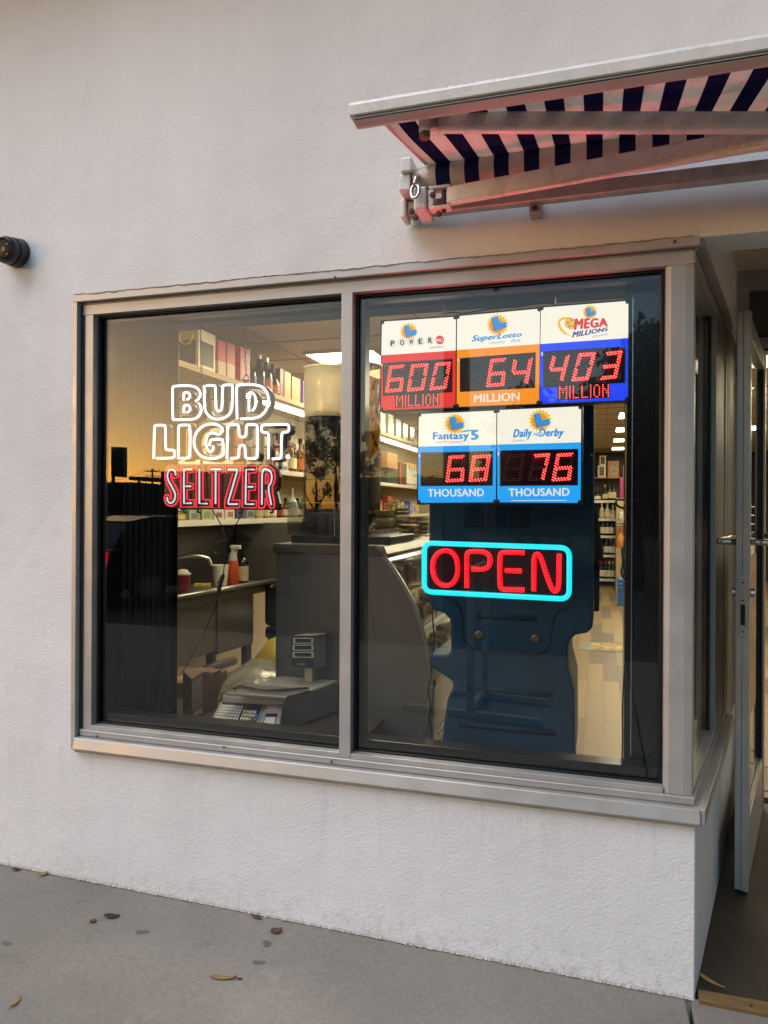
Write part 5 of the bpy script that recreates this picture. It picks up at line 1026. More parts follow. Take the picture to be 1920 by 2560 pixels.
# lead from the neon sign
q2 = crop(220, 1240, 2.592)
tag(part('neon_lead', MB().tube(path(q2, [(805,88),(880,215),(900,330),(885,430),(878,500)], .17, 2), .0022, 6).tube(path(q2, [(1000,110),(930,240),(900,330),(905,400)], .172, 2), .0022, 6).tube(path(q2, [(870,225),(905,290),(895,350),(830,380),(808,345),(830,300),(885,290)], .174, 2), .002, 6).tube(path(q2, [(878,500),(862,545),(845,640),(830,720),(770,830),(750,920),(690,990),(640,1100),(590,1170)], .17, 2), [.0018]*1 + [.0018]*200 if False else .0018, 6), M_BLK, None, 0, True), 'thin black power lead dangling in a tangle below the neon drink sign', 'cable')
tag(part('lead_switch', MB().tube(path(q2, [(880,505),(862,545),(850,600),(843,640)], .168, 1), [.004,.0085,.0095,.0095,.009,.0085,.006,.004], 8), M_BLG, None, 0, True), 'black inline switch on the dangling neon lead', 'switch')
# ---- deli case seen from its end
YC = .75; C4 = crop(840, 1240, 2.074)
dc = thing('display_case', 'curved glass deli display case with grey end panel facing the window', 'display case', (-1.5, YC, ZF))
M_GP = mat('grey_laminate', '#5d5853', .45, 0, .05, 4); M_BT = mat('brown_trim', '#4a3c33', .35)
cvp = [(245,312),(300,382),(360,480),(410,580),(445,690),(470,800),(485,900),(488,1000),(480,1080),(470,1150),(455,1270)]
crv = [P(*C4(x, y), YC) for x, y in cvp]; crv = chaikin(crv, 1)
xl = P(690, 1400, YC).x; ztp = P(690, 1382, YC).z; zt2 = P(690, 1359, YC).z; xr = P(943, 1382, YC).x
end = [Vector((xl, YC, ZF+.03)), Vector((xl, YC, ztp)), Vector((xr, YC, ztp))] + crv + [Vector((crv[-1].x-.01, YC, ZF+.03))]
part('end_panel', MB().prism(end, (0, .03, 0)), M_GP, dc, .002)
LC = 2.2
part('counter_band', MB().box(xl-.01, xr-.012, YC-.012, YC+.03, ztp+.0005, zt2), M_BT, dc, .003)
part('end_trim', MB().prism([Vector((xr-.0115, YC-.012, zt2)), Vector((xr-.0115, YC-.012, ztp)), crv[0]+Vector((-.004,-.012,.004)), crv[0]+Vector((.012,-.012,.012))], (0, .042, 0)), M_BT, dc)
tr = MB()
for i in range(len(crv)-1): tr.bar(crv[i]+Vector((.004,-.003,0)), crv[i+1]+Vector((.004,-.003,0)), .016, .012, (0,1,0))
part('steel_edge', tr, M_SS, dc)
top = [Vector((xl-.01, YC+.031, zt2-.02)), Vector((xr+.02, YC+.031, zt2-.02)), Vector((xr+.02, YC+LC, zt2-.02)), Vector((xl-.01, YC+LC, zt2-.02))]
part('counter_top', MB().hexa(top, [v+Vector((0,0,.02)) for v in top]), mat('counter_steel', (.36,.34,.31), .32, .9), dc, .003)
ft = MB(); iG = 14
for i in range(iG): ft.add([crv[i]+Vector((0,.031,0)), crv[i+1]+Vector((0,.031,0)), crv[i+1]+Vector((0,LC,0)), crv[i]+Vector((0,LC,0))], [(0,1,2,3)])
o_ = part('curved_glass', ft, M_ACR, dc, 0, True); s_ = o_.modifiers.new('thick', 'SOLIDIFY'); s_.thickness = .005
tp = MB(); tp.hexa([Vector((xr+.021, YC+.031, zt2-.03)), crv[0]+Vector((0,.031,-.008)), crv[0]+Vector((0,LC,-.008)), Vector((xr+.021, YC+LC, zt2-.03))], [Vector((xr+.021, YC+.031, zt2-.002)), crv[0]+Vector((.01,.031,.006)), crv[0]+Vector((.01,LC,.006)), Vector((xr+.021, YC+LC, zt2-.002))])
part('top_rail', tp, M_SS, dc, .003)
zb = crv[iG].z
part('base_front', MB().box(crv[iG].x-.03, crv[iG].x+.012, YC+.031, YC+LC, ZF+.02, zb-.02), mat('white_enamel_base', '#b5aea4', .4, 0, .05), dc, .004)
part('base_lip', MB().box(crv[iG].x-.06, crv[iG].x+.02, YC+.031, YC+LC, zb-.0195, zb+.012), M_SS, dc, .003)
vt = MB()
for r_ in range(9):
    for c_ in range(8): vt.box(crv[iG].x+.0122, crv[iG].x+.0135, YC+.10+.055*c_+.02*(r_ % 2), YC+.135+.055*c_+.02*(r_ % 2), .20+.035*r_, .207+.035*r_)
tag(part('vent_slots', vt, M_BLK, dc), kind='stuff')
part('inner_back', MB().box(xl+.02, xl+.03, YC+.031, YC+LC, zb, ztp), mat('case_white', '#b9b2a6', .5), dc); part('deck_shelf', MB().box(xl+.031, crv[iG].x-.065, YC+.031, YC+LC, zb-.03, zb-.0), M_SS, dc)
E_CL = emis('case_lamp', (1, .95, .85), 3.0); part('case_lamp', MB().tube([(xr-.06, YC+.1, ztp-.05), (xr-.06, YC+LC-.1, ztp-.05)], .010, 8), E_CL, dc)
for k, z in ((0, zb+.20), (1, zb+.42)):
    part('glass_shelf', MB().box(xl+.031, crv[iG-4-3*k].x-.10, YC+.04, YC+LC-.02, z-.008, z), M_ACR, dc)
pc = ['#a08a4a', '#7c8a4a', '#b58a5a', '#c8c0a8', '#8a4a3a', '#5a6a3a', '#c9b46a', '#9a9488']
gi = 'packed snacks in the deli case'
for r_ in range(3):
    z = (zb, zb+.20, zb+.42)[r_]; xe = (crv[iG].x-.10, crv[iG-4].x-.14, crv[iG-7].x-.14)[r_]
    for c_ in range(9):
        y = YC+.13+.165*c_; h = rnd.uniform(.05, .10); m = mat('wrap_%d' % rnd.randrange(8), pc[rnd.randrange(8)], .3, 0, .45, 26)
        t_ = thing('food_pack', 'wrapped food pack on %s level of the deli case, %s from window' % (('bottom', 'middle', 'upper')[r_], ['nearest', 'second', 'third', 'fourth', 'fifth', 'sixth', 'seventh', 'eighth', 'ninth'][c_]), 'food pack', (xe-.05, y, z), gi)
        part('pack', MB().hexa([Vector((xe-.12,y-.06,z)),Vector((xe,y-.06,z)),Vector((xe,y+.06,z)),Vector((xe-.12,y+.06,z))], [Vector((xe-.11,y-.05,z+h)),Vector((xe-.01,y-.045,z+h*.8)),Vector((xe-.015,y+.05,z+h*.9)),Vector((xe-.11,y+.045,z+h))]), m, t_, .006); part('label', MB().box(xe-.075, xe-.035, y-.02, y+.02, z+h+.0005, z+h+.002), K('key_grey'), t_)
# ---- on the counter: paper stack in an acrylic tray, bean hoppers, snack bins
ZK = zt2
Cc = crop(430, 1040, 3.770)
ay0, ay1 = YC+.10, YC+.36; xa0 = P(*Cc(1085, 1000), ay0).x; xa1 = P(*Cc(1590, 1000), ay0).x
zb0 = P(*Cc(1120, 1205), ay0).z; zb1 = P(*Cc(1120, 1120), ay0).z; za1 = P(*Cc(1085, 822), ay0).z
gr = thing('coffee_grinder', 'black based bean grinder with two tall clear hoppers on the counter', 'grinder', (xa1-.1, ay1, ZK))
part('base', MB().box(P(*Cc(1120, 1160), ay0).x, P(975, 1350, ay0).x, ay0, ay1+.2, ZK+.0005, max(ZK+.03, zb1)), M_BLG, gr, .004)
zbs = max(ZK+.03, zb1)+.0005
def hopper(x0, x1, ytop, ybot, ych, bean, frost, yy):
    a = P(x0, 1000, yy); b_ = P(x1, 1000, yy); r_ = (b_.x-a.x)/2*.97; cx_ = (a.x+b_.x)/2; zt_ = P((x0+x1)/2, ytop, yy).z; zb_ = zbs; zc_ = P((x0+x1)/2, ych, yy).z
    cc = Vector((cx_, yy+r_*.2, 0)); h_ = part('hopper', MB().lathe([(r_, zc_-.03 if frost else zbs+.10), (r_, zt_)], cc, 40), glassmat('frosted_acrylic', (.93,.90,.82), .05, .05, .60, (.95,.82,.52)) if frost else glassmat('oily_acrylic', (.93,.85,.7), .05, .05, .72, (.95,.46,.09), 40.), gr, smooth='auto')
    if frost: part('clear_sleeve', MB().lathe([(r_, zbs+.10), (r_, zc_-.0305)], cc, 40), M_ACR, h_, smooth='auto')
    part('bean_fill', MB().lathe([(.001, zbs+.10), (r_*.955, zbs+.10), (r_*.955, zc_-.02), (r_*.6, zc_), (.001, zc_+.012)], cc, 36), bean, h_, smooth='auto')
    part('lid', MB().lathe([(r_*1.02, zt_), (r_*1.02, zt_+.008), (.02, zt_+.010), (.001, zt_+.012)], cc, 36), mat('hopper_lid', '#c9bc9a', .4), h_, smooth='auto')
    part('chute', MB().lathe([(r_*.5, zbs), (r_*.62, zbs+.03), (r_*1.0, zbs+.0995)], cc, 28), M_BLG, h_, smooth='auto')
    return cc, r_, zt_
M_BD = mat('dark_beans', '#1d130d', .35, 0, .5, 60, .8, 90); M_BO = mat('oily_amber_beans', '#a8641c', .3, 0, .75, 22, .5, 60, stretch=(1,1,.35))
h1 = hopper(758, 870, 922, 1255, 1030, M_BD, True, YC+.42); h2 = hopper(836, 948, 915, 1255, 940, M_BO, False, YC+.78)
part('hopper_label', MB().lathe([(h2[1]*1.004, zbs+.12), (h2[1]*1.004, zbs+.43)], h2[0], 40), mat('dark_sleeve', '#1b1512', .3), gr, smooth='auto')
tr_ = thing('acrylic_tray', 'clear acrylic box tray on the counter in front of the hoppers', 'tray', (xa0, ay0, zbs))
for q_ in ((xa0, xa1, ay0, ay0+.004), (xa0, xa1, ay1-.004, ay1), (xa0, xa0+.004, ay0+.0041, ay1-.0041), (xa1-.004, xa1, ay0+.0041, ay1-.0041)): part('tray_wall', MB().box(q_[0], q_[1], q_[2], q_[3], zbs+.0002, za1), M_ACR, tr_)
part('tray_lip', MB().box(xa0-.003, xa1+.003, ay0-.003, ay0+.006, za1+.0002, za1+.006), mat('acrylic_edge', '#b5ad9f', .2), tr_); part('tray_edge', MB().box(xa0+.245, xa0+.25, ay0-.002, ay0-.0003, zbs, za1), mat('acrylic_edge'), tr_)
n_ = 14
for i in range(n_):
    dz = (za1-zbs-.05)/n_; z = zbs+.004+dz*i; o_ = rnd.uniform(-.006, .006)
    tag(part('paper_bag', MB().hexa([Vector((xa0+.05+o_+.004*i*.6, ay0+.02, z)), Vector((xa1-.04, ay0+.02, z)), Vector((xa1-.04, ay1-.03, z)), Vector((xa0+.05+o_, ay1-.03, z))], [Vector((xa0+.05+o_+.004*i*.6, ay0+.02, z+dz*.75)), Vector((xa1-.04, ay0+.02, z+dz*.9)), Vector((xa1-.04, ay1-.03, z+dz*.9)), Vector((xa0+.05+o_, ay1-.03, z+dz*.75))]), mat('brown_bag', '#4d3c30', .7, 0, .2, 30), None, .001), 'flat brown paper bag, one of the stack inside the acrylic tray', 'paper bag', 'stack of brown paper bags')
Cs = crop(870, 1020, 5.528)
gs = 'clear snack bins on the counter'
for i, (x0, x1, y0, y1, col, yy) in enumerate(((345, 590, 1330, 1760, '#8c8250', YC+.75), (600, 780, 1290, 1840, '#7d8560', YC+.95), (700, 930, 1560, 1830, '#b27c34', YC+.70), (930, 1100, 1520, 1790, '#8a7a62', YC+1.25))):
    p0_ = P(*Cs(x0, y1), yy); p1_ = P(*Cs(x1, y0), yy); z0_ = ZK+.0005; t_ = thing('snack_bin', ['clear bin of striped snack packs beside the hoppers', 'tall clear bin with greenish bags behind the snack packs', 'clear jar of golden snacks on the counter', 'clear bin of brown packets at the far end of the counter'][i], 'snack bin', (p0_.x, yy, z0_), gs)
    part('bin', MB().box(p0_.x, p1_.x, yy, yy+.14, z0_, p1_.z), M_ACR, t_)
    for k in range(7):
        z = z0_ + .004 + (p1_.z-z0_-.04)*k/7; part('pack', MB().obox(Vector(((p0_.x+p1_.x)/2, yy+.07, z+.012)), ((p1_.x-p0_.x)*.42, .055, .010), Matrix.Rotation(rnd.uniform(-.14, .14), 3, 'Y')), mat('snack_wrap_%d_%d' % (i, k % 3), [col, '#c8b48a', '#7a5a3a'][k % 3], .25, 0, .5, 40), t_, .003)
yt = P(*Cs(628, 1392), YC+.74); tag(part('hex_sticker', MB().prism([yt + Vector((.011*math.cos(R(a)), 0, .013*math.sin(R(a)))) for a in range(30, 390, 60)], (0, .002, 0)), K('yellow_card')), 'small yellow hexagonal sticker on a snack bin', 'sticker')
# ---- dark blue kiosk, back towards the window
YK = .50
kl = [(480,-40),(480,560),(500,585),(560,610),(588,640),(594,680),(594,812),(575,823),(480,822),(478,865),(490,885),(606,965),(602,1000),(575,1060),(562,1150),(548,1280),(545,1420)]
kr_ = [(1240,1420),(1238,1020),(1222,960),(1207,900),(1203,790),(1212,750),(1240,722),(1300,712),(1328,690),(1336,640),(1336,-40)]
ko = [P(*C4(x, y), YK) for x, y in kl + kr_]
for v in ko: v.z = max(v.z, ZF+.002)
zt_ = P(1300, 1000, YK).z; ko[0].z = zt_; ko[-1].z = zt_
ki = thing('lottery_kiosk', 'dark blue moulded kiosk standing with its back to the window', 'kiosk', (-.65, YK+.2, ZF))
M_NV = mat('navy_plastic', (.006, .042, .088), .5, 0, .1, 6, spec=.25); M_NV2 = mat('navy_plastic_dark', (.004, .024, .052), .5, spec=.2)
part('back_shell', MB().prism(ko, (0, .16, 0)), M_NV, ki, .012, seg=3)
bd = [Vector((v.x*.985-.008, YK+.161, v.z)) for v in ko]; part('cabinet', MB().prism(bd, (.0, .34, 0)), mat('cabinet_grey', '#3b3a3c', .5), ki, .01)
def groove(pts, r_=.0045, Y_=YK-.001): return MB().tube(path(C4, pts, Y_, 2), r_, 6)
part('panel_groove', groove([(575,530),(625,545),(652,600),(655,720),(680,780),(740,805),(950,822),(1060,818),(1110,780),(1120,650),(1150,590),(1240,568)]), mat('groove_black', (.002,.004,.008), .6), ki, smooth=True)
for (x0, y0, x1, y1) in ((735,618,1040,635), (680,992,1125,1035), (635,1180,1140,1228)):
    part('grip_slot', MB().tube([P(*C4(x0, y0), YK+.006), P(*C4(x1, y1), YK+.006)], .014, 10), M_NV2, ki, smooth=True)
for x, y in ((741, 719), (1035, 739)):
    p = P(*C4(x, y), YK); lk = part('lock', MB().lathe([(.016,-.002),(.016,.004),(.012,.006),(.012,.003),(.006,.003),(.005,.006),(.001,.006)], p, 24, bx), mat('lock_metal', '#7a7064', .35, .8), ki, smooth='auto')
    part('lock_ring', MB().lathe([(.021,-.002),(.021,.0012)], p, 24, bx), mat('groove_black'), lk)
for (x0, y0, x1, y1) in ((665,50,760,160), (775,52,880,162), (890,54,1000,164)): part('recess_panel', MB().prism([P(*C4(x, y), YK-.0005) for x, y in ((x0,y1),(x1,y1),(x1,y0),(x0,y0))], (0, -.004, 0)), M_NV2, ki, .002)
for x in (555, 1105): part('seam', MB().tube([P(*C4(x, 40), YK-.0005), P(*C4(x, 220), YK-.0005)], .002, 5), mat('groove_black'), ki)
part('side_step', MB().tube(path(C4, [(1230,570),(1245,440),(1268,438),(1270,405),(1300,405),(1302,435),(1335,436)], YK-.0005, 0), .0022, 5), mat('groove_black'), ki)
fl_ = [P(*C4(x, y), YK+.12) for x, y in ((1338,330),(1388,330),(1352,60),(1338,60))]; part('leaflet_rack', MB().prism(fl_, (0, .16, 0)), mat('dark_brown_rack', '#2a211c', .5), ki, .003)
part('side_handle', MB().prism([P(*C4(x, y), YK+.1) for x, y in ((1338,600),(1365,598),(1368,350),(1350,335),(1338,345))], (0, .04, 0)), M_BLK, ki, .003)
tag(part('hanging_cable', MB().tube(path(C4, [(497,540),(500,640),(515,760),(490,860),(498,920),(475,1010),(492,1090),(480,1150),(497,1200),(498,1275)], .16, 2), .0028, 6), M_BLK, None, 0, True), 'thin black cord hanging left of the blue kiosk behind the right pane', 'cable')
tag(part('hanging_cable', MB().tube(path(crop(1400, 700, 3.16), [(545,950),(560,1100),(575,1220),(560,1330),(575,1500),(560,1700),(570,1800),(555,1900),(560,2050),(548,2250),(535,2600),(520,2900),(505,3150),(490,3400),(495,3600),(488,3800)], .15, 2), .0026, 6), M_BLK, None, 0, True), 'thin black cord running down beside the black post from the jackpot signs', 'cable')
lp = thing('cord_bundle', 'bundled loops of black cord hanging on the cord by the black post', 'cable', P(1560, 1420, .15)); C5 = crop(1400, 1300, 3.16)
part('loop', MB().tube(path(C5, [(490,220),(520,230),(545,330),(535,430),(525,470),(500,460),(480,410),(500,340),(490,260)], .145, 2, True), .004, 6, True), M_BLK, lp, smooth=True); part('loop', MB().tube(path(C5, [(540,210),(560,260),(550,340),(520,400),(505,350),(530,280)], .150, 2, True), .004, 6, True), M_BLK, lp, smooth=True); part('loop', MB().tube(path(crop(1400, 700, 3.16), [(560,1750),(470,1730),(438,1745),(450,1785),(500,1805),(560,1812)], .147, 2), .004, 6), M_BLK, lp, smooth=True)
# ---- far wine rack across the aisle
YR = 11.9; C7 = crop(1470, 1100, 5.53)
wr_ = thing('wine_rack', 'dark wine rack at the far end of the aisle', 'rack', (-.1, YR, ZF))
xl_, xr2 = P(*C7(20, 1000), YR).x-.5, P(*C7(380, 1000), YR).x
lv = [P(*C7(100, y), YR).z for y in (515, 835, 1085, 1320, 1585, 1915)]
part('back_board', MB().box(xl_, xr2+.4, YR+.31, YR+.33, ZF, 2.35), mat('rack_brown', '#2c211b', .6), wr_); part('upright', MB().box(xr2, xr2+.03, YR, YR+.30, ZF, lv[1]), mat('rack_pale', '#8d7f66', .5), wr_)
for i, z in enumerate(lv):
    part('shelf_board', MB().box(xl_, xr2-.001 if i else xr2+.12, YR, YR+.309, z-.02, z), mat('rack_brown') if i else mat('rack_oak', '#8a6236', .5), wr_)
    if i: part('shelf_edge', MB().box(xl_, xr2-.001, YR-.012, YR-.0005, z-.045, z+.004), mat('white_metal'), wr_)
gw = 'bottles on the far wine rack'; od = ['first', 'second', 'third', 'fourth', 'fifth']
wn = [[('squat', 'dark', 'white', 'black'), ('spirit', 'dark', 'cream', 'gold'), ('wine', 'dark', 'cream', 'black'), ('wine', 'dark', 'cream', 'black')], [('spirit', 'clear', 'cream', 'gold'), ('spirit', 'clear', 'cream', 'gold'), ('squat', 'clear', 'white', 'steel')], [('wine', 'dark', 'white', 'black'), ('wine', 'dark', 'white', 'black'), ('wine', 'dark', 'white', 'red')], [('wine', 'dark', 'white', 'black'), ('wine', 'dark', 'white', 'steel'), ('wine', 'dark', 'white', 'black')], [('wine', 'dark', 'white', 'red'), ('wine', 'dark', 'white', 'red'), ('wine', 'green', 'white', 'yellow'), ('wine', 'green', 'white', 'yellow')]]
wx = [(125, 232, 300, 352), (192, 268, 345), (205, 265, 332), (255, 320, 370), (190, 245, 300, 352)]
for r_, row in enumerate(wn):
    for c_, (k, a, b_, e_) in enumerate(row): bottle(k, (P(*C7(wx[r_][c_], 1000), YR+.06).x, YR+.07, lv[r_+1]+.0005), a, b_, e_, '%s bottle, %s label, %s from left on %s row of far rack' % (a, b_, od[c_], od[r_]), gw, 1.25, 1.12 if k == 'wine' else 1.15)
gf = 'framed boxes on top of the far rack'
for i, (x0, y0, x1, y1, m, m2) in enumerate(((135,512,245,350,'#cfc6a8','#5a5844'), (160,348,248,215,'#cfc6a8','#3f4034'), (272,512,428,290,'#a86c26','#8c8668'), (488,512,578,350,'#c2bcae','#6a665e'))):
    a_ = P(*C7(x0, y0), YR+.05); b_ = P(*C7(x1, y1), YR+.05); z0_ = lv[0]+.0005 if y0 > 400 else P(*C7(x0, 350), YR+.05).z+.002
    t_ = thing('framed_box', ['pale framed bottle box standing lower left on the far rack', 'pale framed bottle box stacked on the lower one', 'orange wooden framed picture box on the far rack', 'white patterned gift box at the right of the far rack'][i], 'picture box', (a_.x, YR+.05, z0_), gf)
    part('case', MB().box(a_.x, b_.x, YR+.05, YR+.15, z0_, b_.z), K('far_case_%d' % i, m), t_, .004); w_ = (b_.x-a_.x)*.2; part('picture', MB().box(a_.x+w_, b_.x-w_, YR+.047, YR+.0495, z0_+w_, b_.z-w_), mat('far_picture_%d' % i, m2, .4, 0, .6, 14), t_)
def farbox(name, label, cat, x0, y0, x1, y1, yy, m, dep=.25, z0=None, **k):
    a_ = P(*C7(x0, y0), yy); b_ = P(*C7(x1, y1), yy); t_ = thing(name, label, cat, (a_.x, yy, a_.z if z0 is None else z0)); part('body', MB().box(a_.x, b_.x, yy, yy+dep, a_.z if z0 is None else z0, b_.z), m, t_, .005); return t_, a_, b_
sc3 = thing('side_cabinet', 'pale glass fronted cabinet at the right of the far rack', 'cabinet', (P(*C7(390, 2000), YR-.6).x, YR-.6, ZF)); a_ = P(*C7(385, 2000), YR-.6); b_ = P(*C7(680, 800), YR-.6)
part('cabinet_body', MB().box(a_.x, b_.x+.5, YR-.58, YR-.31, ZF, b_.z), mat('cabinet_cream', '#9c8c66', .5), sc3, .004)
for y in (1170, 1135): z = P(*C7(400, y), YR-.6).z; part('cabinet_shelf', MB().box(a_.x, b_.x, YR-.64, YR-.5805, z-.012, z), mat('white_metal'), sc3)
t_, a_, b_ = farbox('magenta_box', 'magenta gift carton with a grey stripe on top of the far cabinet', 'box', 440, 795, 608, 520, YR-.55, K('magenta_carton', '#8c1f50'), .2, None); part('stripe', MB().box(a_.x+.09, a_.x+.125, YR-.5525, YR-.5505, a_.z, b_.z), K('grey_print'), t_)
for i, (x0, y0, x1, y1, c_) in enumerate(((440,1090,490,990,'#c9c2b2'), (500,1065,588,985,'#cfc8b8'), (475,1135,538,1045,'#d4cdbd'))): farbox('name_card', '%s white carton in the far cabinet' % ['left', 'right', 'lower front'][i], 'carton', x0, y0, x1, y1, YR-.66+.0-.02*i, K('far_card', '#c9c2b2'), .015)
t_, a_, b_ = farbox('orange_display', 'orange lit bottle display in the far cabinet below the white cartons', 'display', 392, 1480, 590, 1245, YR-.68, K('rust_board', '#a0542c', var=.3, vscale=12), .06)
for x, g_ in ((448, 'gold'), (568, 'red')): bottle('squat', (P(*C7(x, 1470), YR-.75).x, YR-.75, P(*C7(x, 1475), YR-.75).z), g_, 'orange', 'red', '%s bottle standing in front of the orange display' % g_, 'bottles at the orange display', 1.5, 1.5)
farbox('display_plinth', 'pale plinth under the orange display in the far cabinet', 'plinth', 385, 2000, 590, 1482, YR-.80, mat('cabinet_cream'), .21, ZF)
bk_ = thing('shopping_basket', 'blue plastic shopping baskets stacked on the floor by the far rack', 'basket', P(*C7(480, 2150), 9.0)); a_ = P(*C7(395, 2200), 9.0); b_ = P(*C7(580, 1925), 9.0)
M_BB = K('blue_plastic', '#1f5b9c')
part('basket_body', MB().hexa([Vector((a_.x+.03, 9.02, ZF)), Vector((b_.x-.02, 9.02, ZF)), Vector((b_.x-.02, 9.3, ZF)), Vector((a_.x+.03, 9.3, ZF))], [Vector((a_.x, 9.0, b_.z)), Vector((b_.x, 9.0, b_.z)), Vector((b_.x, 9.32, b_.z)), Vector((a_.x, 9.32, b_.z))]), M_BB, bk_, .01)
for y in (1990, 2040): z = P(*C7(480, y), 9.0).z; part('rim', MB().box(a_.x-.012, b_.x+.012, 8.985, 8.998, z-.006, z+.006), K('pale_blue_plastic', '#5a8fc4'), bk_)
mt = thing('floor_mat', 'patterned grey door mat lying on the wooden aisle floor', 'mat', PZ(1510, 1615, ZF)); mq = [PZ(*C5(x, y), ZF+.004) for x, y in ((158,1022),(560,1048),(560,968),(170,962))]
mm = mat('mat_weave', '#6f7470', .9, 0, .1, 30); part('mat_body', MB().hexa([v - Vector((0,0,.0035)) for v in mq], mq), mm, mt)
part('mat_pattern', MB().add([bil(mq, s0, t0)+Vector((0,0,.0012)) for s0, t0 in ((.2,.12),(.98,.12),(.98,.88),(.2,.88))], [(0,1,2,3)]), mat('mat_pattern', '#a08a5c', .9, 0, .8, 9), mt)
# ---- things seen through the entry door
sh2 = thing('snack_shelf', 'white shelf of red and orange packets seen through the open door', 'shelf', (2.3, 5.2, ZF)); 
part('unit', MB().box(1.9, 3.6, 5.3, 5.7, ZF, 1.25), mat('case_white'), sh2)
for z in (1.2505, 1.34, 1.43, 1.52): part('shelf_board', MB().box(1.9, 3.6, 5.3, 5.69, z, z+.012), mat('white_metal'), sh2)
for i in range(3):
    for c_ in range(11):
        lab_box('packet', 'red packet on the %s board beyond the entry door, %s from left' % (['lowest', 'middle', 'top'][i], ['first', 'second', 'third', 'fourth', 'fifth', 'sixth', 'seventh', 'eighth', 'ninth', 'tenth', 'last'][c_]), (1.98+.15*c_, 5.4, 1.2635+.09*i), .065, .06, .07, K('pkt_%d' % (i*3 % 4), ['#b84a2a', '#a82c24', '#c98a2c', '#8a2420'][(i*3) % 4], var=.4, vscale=30), K('pkt_print', '#d8c89a'), 'packets beyond the entry door')
for r_ in range(6):
    for c_ in range(4): part('drawer', MB().box(1.95+.42*c_, 2.33+.42*c_, 5.285, 5.2995, .12+.18*r_, .28+.18*r_), mat('drawer_cream', '#c2b592', .45), sh2, .004)
# ================================================================ street behind the viewer (it shows in the glass)
def mir(x, y, t_): d = ray(x, y); v = CAM + d*t_; return Vector((v.x, -v.y, v.z))      # place whose mirror image falls on a surveyed point
M_DK = mat('dark_timber', '#2a2624', .8); M_BLD = mat('street_building', '#3b3735', .8, 0, .1, .5); M_LEAF = mat('tree_leaves', (.035, .055, .02), .6, 0, .4, 2); M_BARK = mat('bark', '#3a3029', .9, 0, .3, 8)
def building(label, x0, x1, ytop, t_, dep=8):
    a, b_ = mir(x0, ytop, t_), mir(x1, ytop, t_); h = a.z; dv = (b_-a); dv.z = 0; nrm = Vector((-dv.y, dv.x, 0)).normalized()
    if nrm.y > 0: nrm = -nrm
    o_ = thing('street_building', label, 'building', ((a+b_)/2).xy.to_3d(), 'buildings across the street'); q = [Vector((v.x, v.y, -.22)) for v in (a, b_, b_+nrm*dep, a+nrm*dep)]
    part('wall', MB().hexa(q, [v+Vector((0,0,h+.22)) for v in q]), M_BLD, o_); rf = [v + Vector((0,0,h+.22)) for v in q]; part('roof', MB().hexa([v+Vector((0,0,.001)) for v in rf], [v+Vector((0,0,.25)) for v in rf]), M_DK, o_)
    n_ = max(2, int(dv.length/3.2))
    for i in range(n_):
        p = a + dv*((i+.5)/n_) - nrm*.03; p.z = h*.45; u_ = dv.normalized(); part('window', MB().bar(p-u_*.8, p+u_*.8, .05, 1.2), mat('dark_window', (.01,.012,.015), .1), o_)
building('low dark building across the street, mirrored at the left edge of the glass', 150, 345, 1212, 60); building('flat roofed building across the street, mirrored behind the red neon word', 400, 735, 1186, 55)
building('long low building across the street, mirrored behind the jackpot signs', 860, 1240, 1200, 60); building('dark block across the street, mirrored at the right of the window', 1240, 1900, 1150, 45)
cn = thing('flat_canopy', 'thin flat canopy on posts across the street', 'canopy', mir(370, 1268, 52)); a, b_ = mir(338, 1197, 52), mir(410, 1200, 52); part('deck', MB().bar(a, b_, 3, .25), M_DK, cn)
for v in (a.lerp(b_, .1), a.lerp(b_, .9)): part('post', MB().tube([Vector((v.x, v.y, -.22)), v], .1, 6), M_DK, cn)
up = thing('utility_pole', 'wooden utility pole with two crossarms across the street', 'utility pole', mir(380, 1300, 120)); tp_ = mir(380, 1172, 120); part('pole', MB().tube([Vector((tp_.x, tp_.y, -.22)), tp_], .17, 8), M_DK, up); rt = Vector((.8, -.6, 0))
for y in (1178, 1190): c_ = mir(380, y, 120); part('crossarm', MB().bar(c_-rt*1.25, c_+rt*1.25, .16, .14), M_DK, up)
for k in (-1.1, -.4, .4, 1.1): c_ = mir(380, 1176, 120); part('insulator', MB().tube([c_+rt*k, c_+rt*k+Vector((0,0,.25))], .06, 6), M_DK, up)
for k, yy in ((-1.1, 1192), (1.1, 1178)):
    a = mir(380, 1178, 120)+rt*k; b_ = mir(120 if k < 0 else 1300, yy, 90); tag(part('overhead_wire', MB().tube([a.lerp(b_, i/10) - Vector((0,0,1.2*math.sin(math.pi*i/10))) for i in range(11)], .03, 5), M_DK), 'overhead wire running %s from the utility pole' % ('left' if k < 0 else 'right'), 'wire')
ts = thing('traffic_signal', 'dark three lamp traffic signal on a pole, mirrored at the left of the glass', 'traffic signal', mir(278, 1268, 25)); ZT_ = crop(230, 780, 3.6875); D_ = 25
c_ = mir(*ZT_(252, 1383), D_); part('pole', MB().tube([Vector((mir(*ZT_(178, 1500), D_).x, mir(*ZT_(178, 1500), D_).y, -.22)), mir(*ZT_(178, 1240), D_)], .07, 8), M_DK, ts)
vw = (c_-Vector((CAM.x, 2.392, 1.5))); vw.z = 0; vw.normalize(); ri = Vector((-vw.y, vw.x, 0)); part('housing', MB().obox(c_, (.19, .12, .52), Matrix((ri, vw, Vector((0,0,1)))).transposed()), M_BLG, ts, .03)
for k in (-1, 0, 1): part('visor', MB().tube([c_+Vector((0,0,.33*k))-ri*.16, c_+Vector((0,0,.33*k))-ri*.34], .13, 10), M_BLG, ts)
for y in (1262, 1505): part('bracket', MB().bar(mir(*ZT_(160, y), D_), mir(*ZT_(215, y), D_), .05, .05), M_DK, ts)
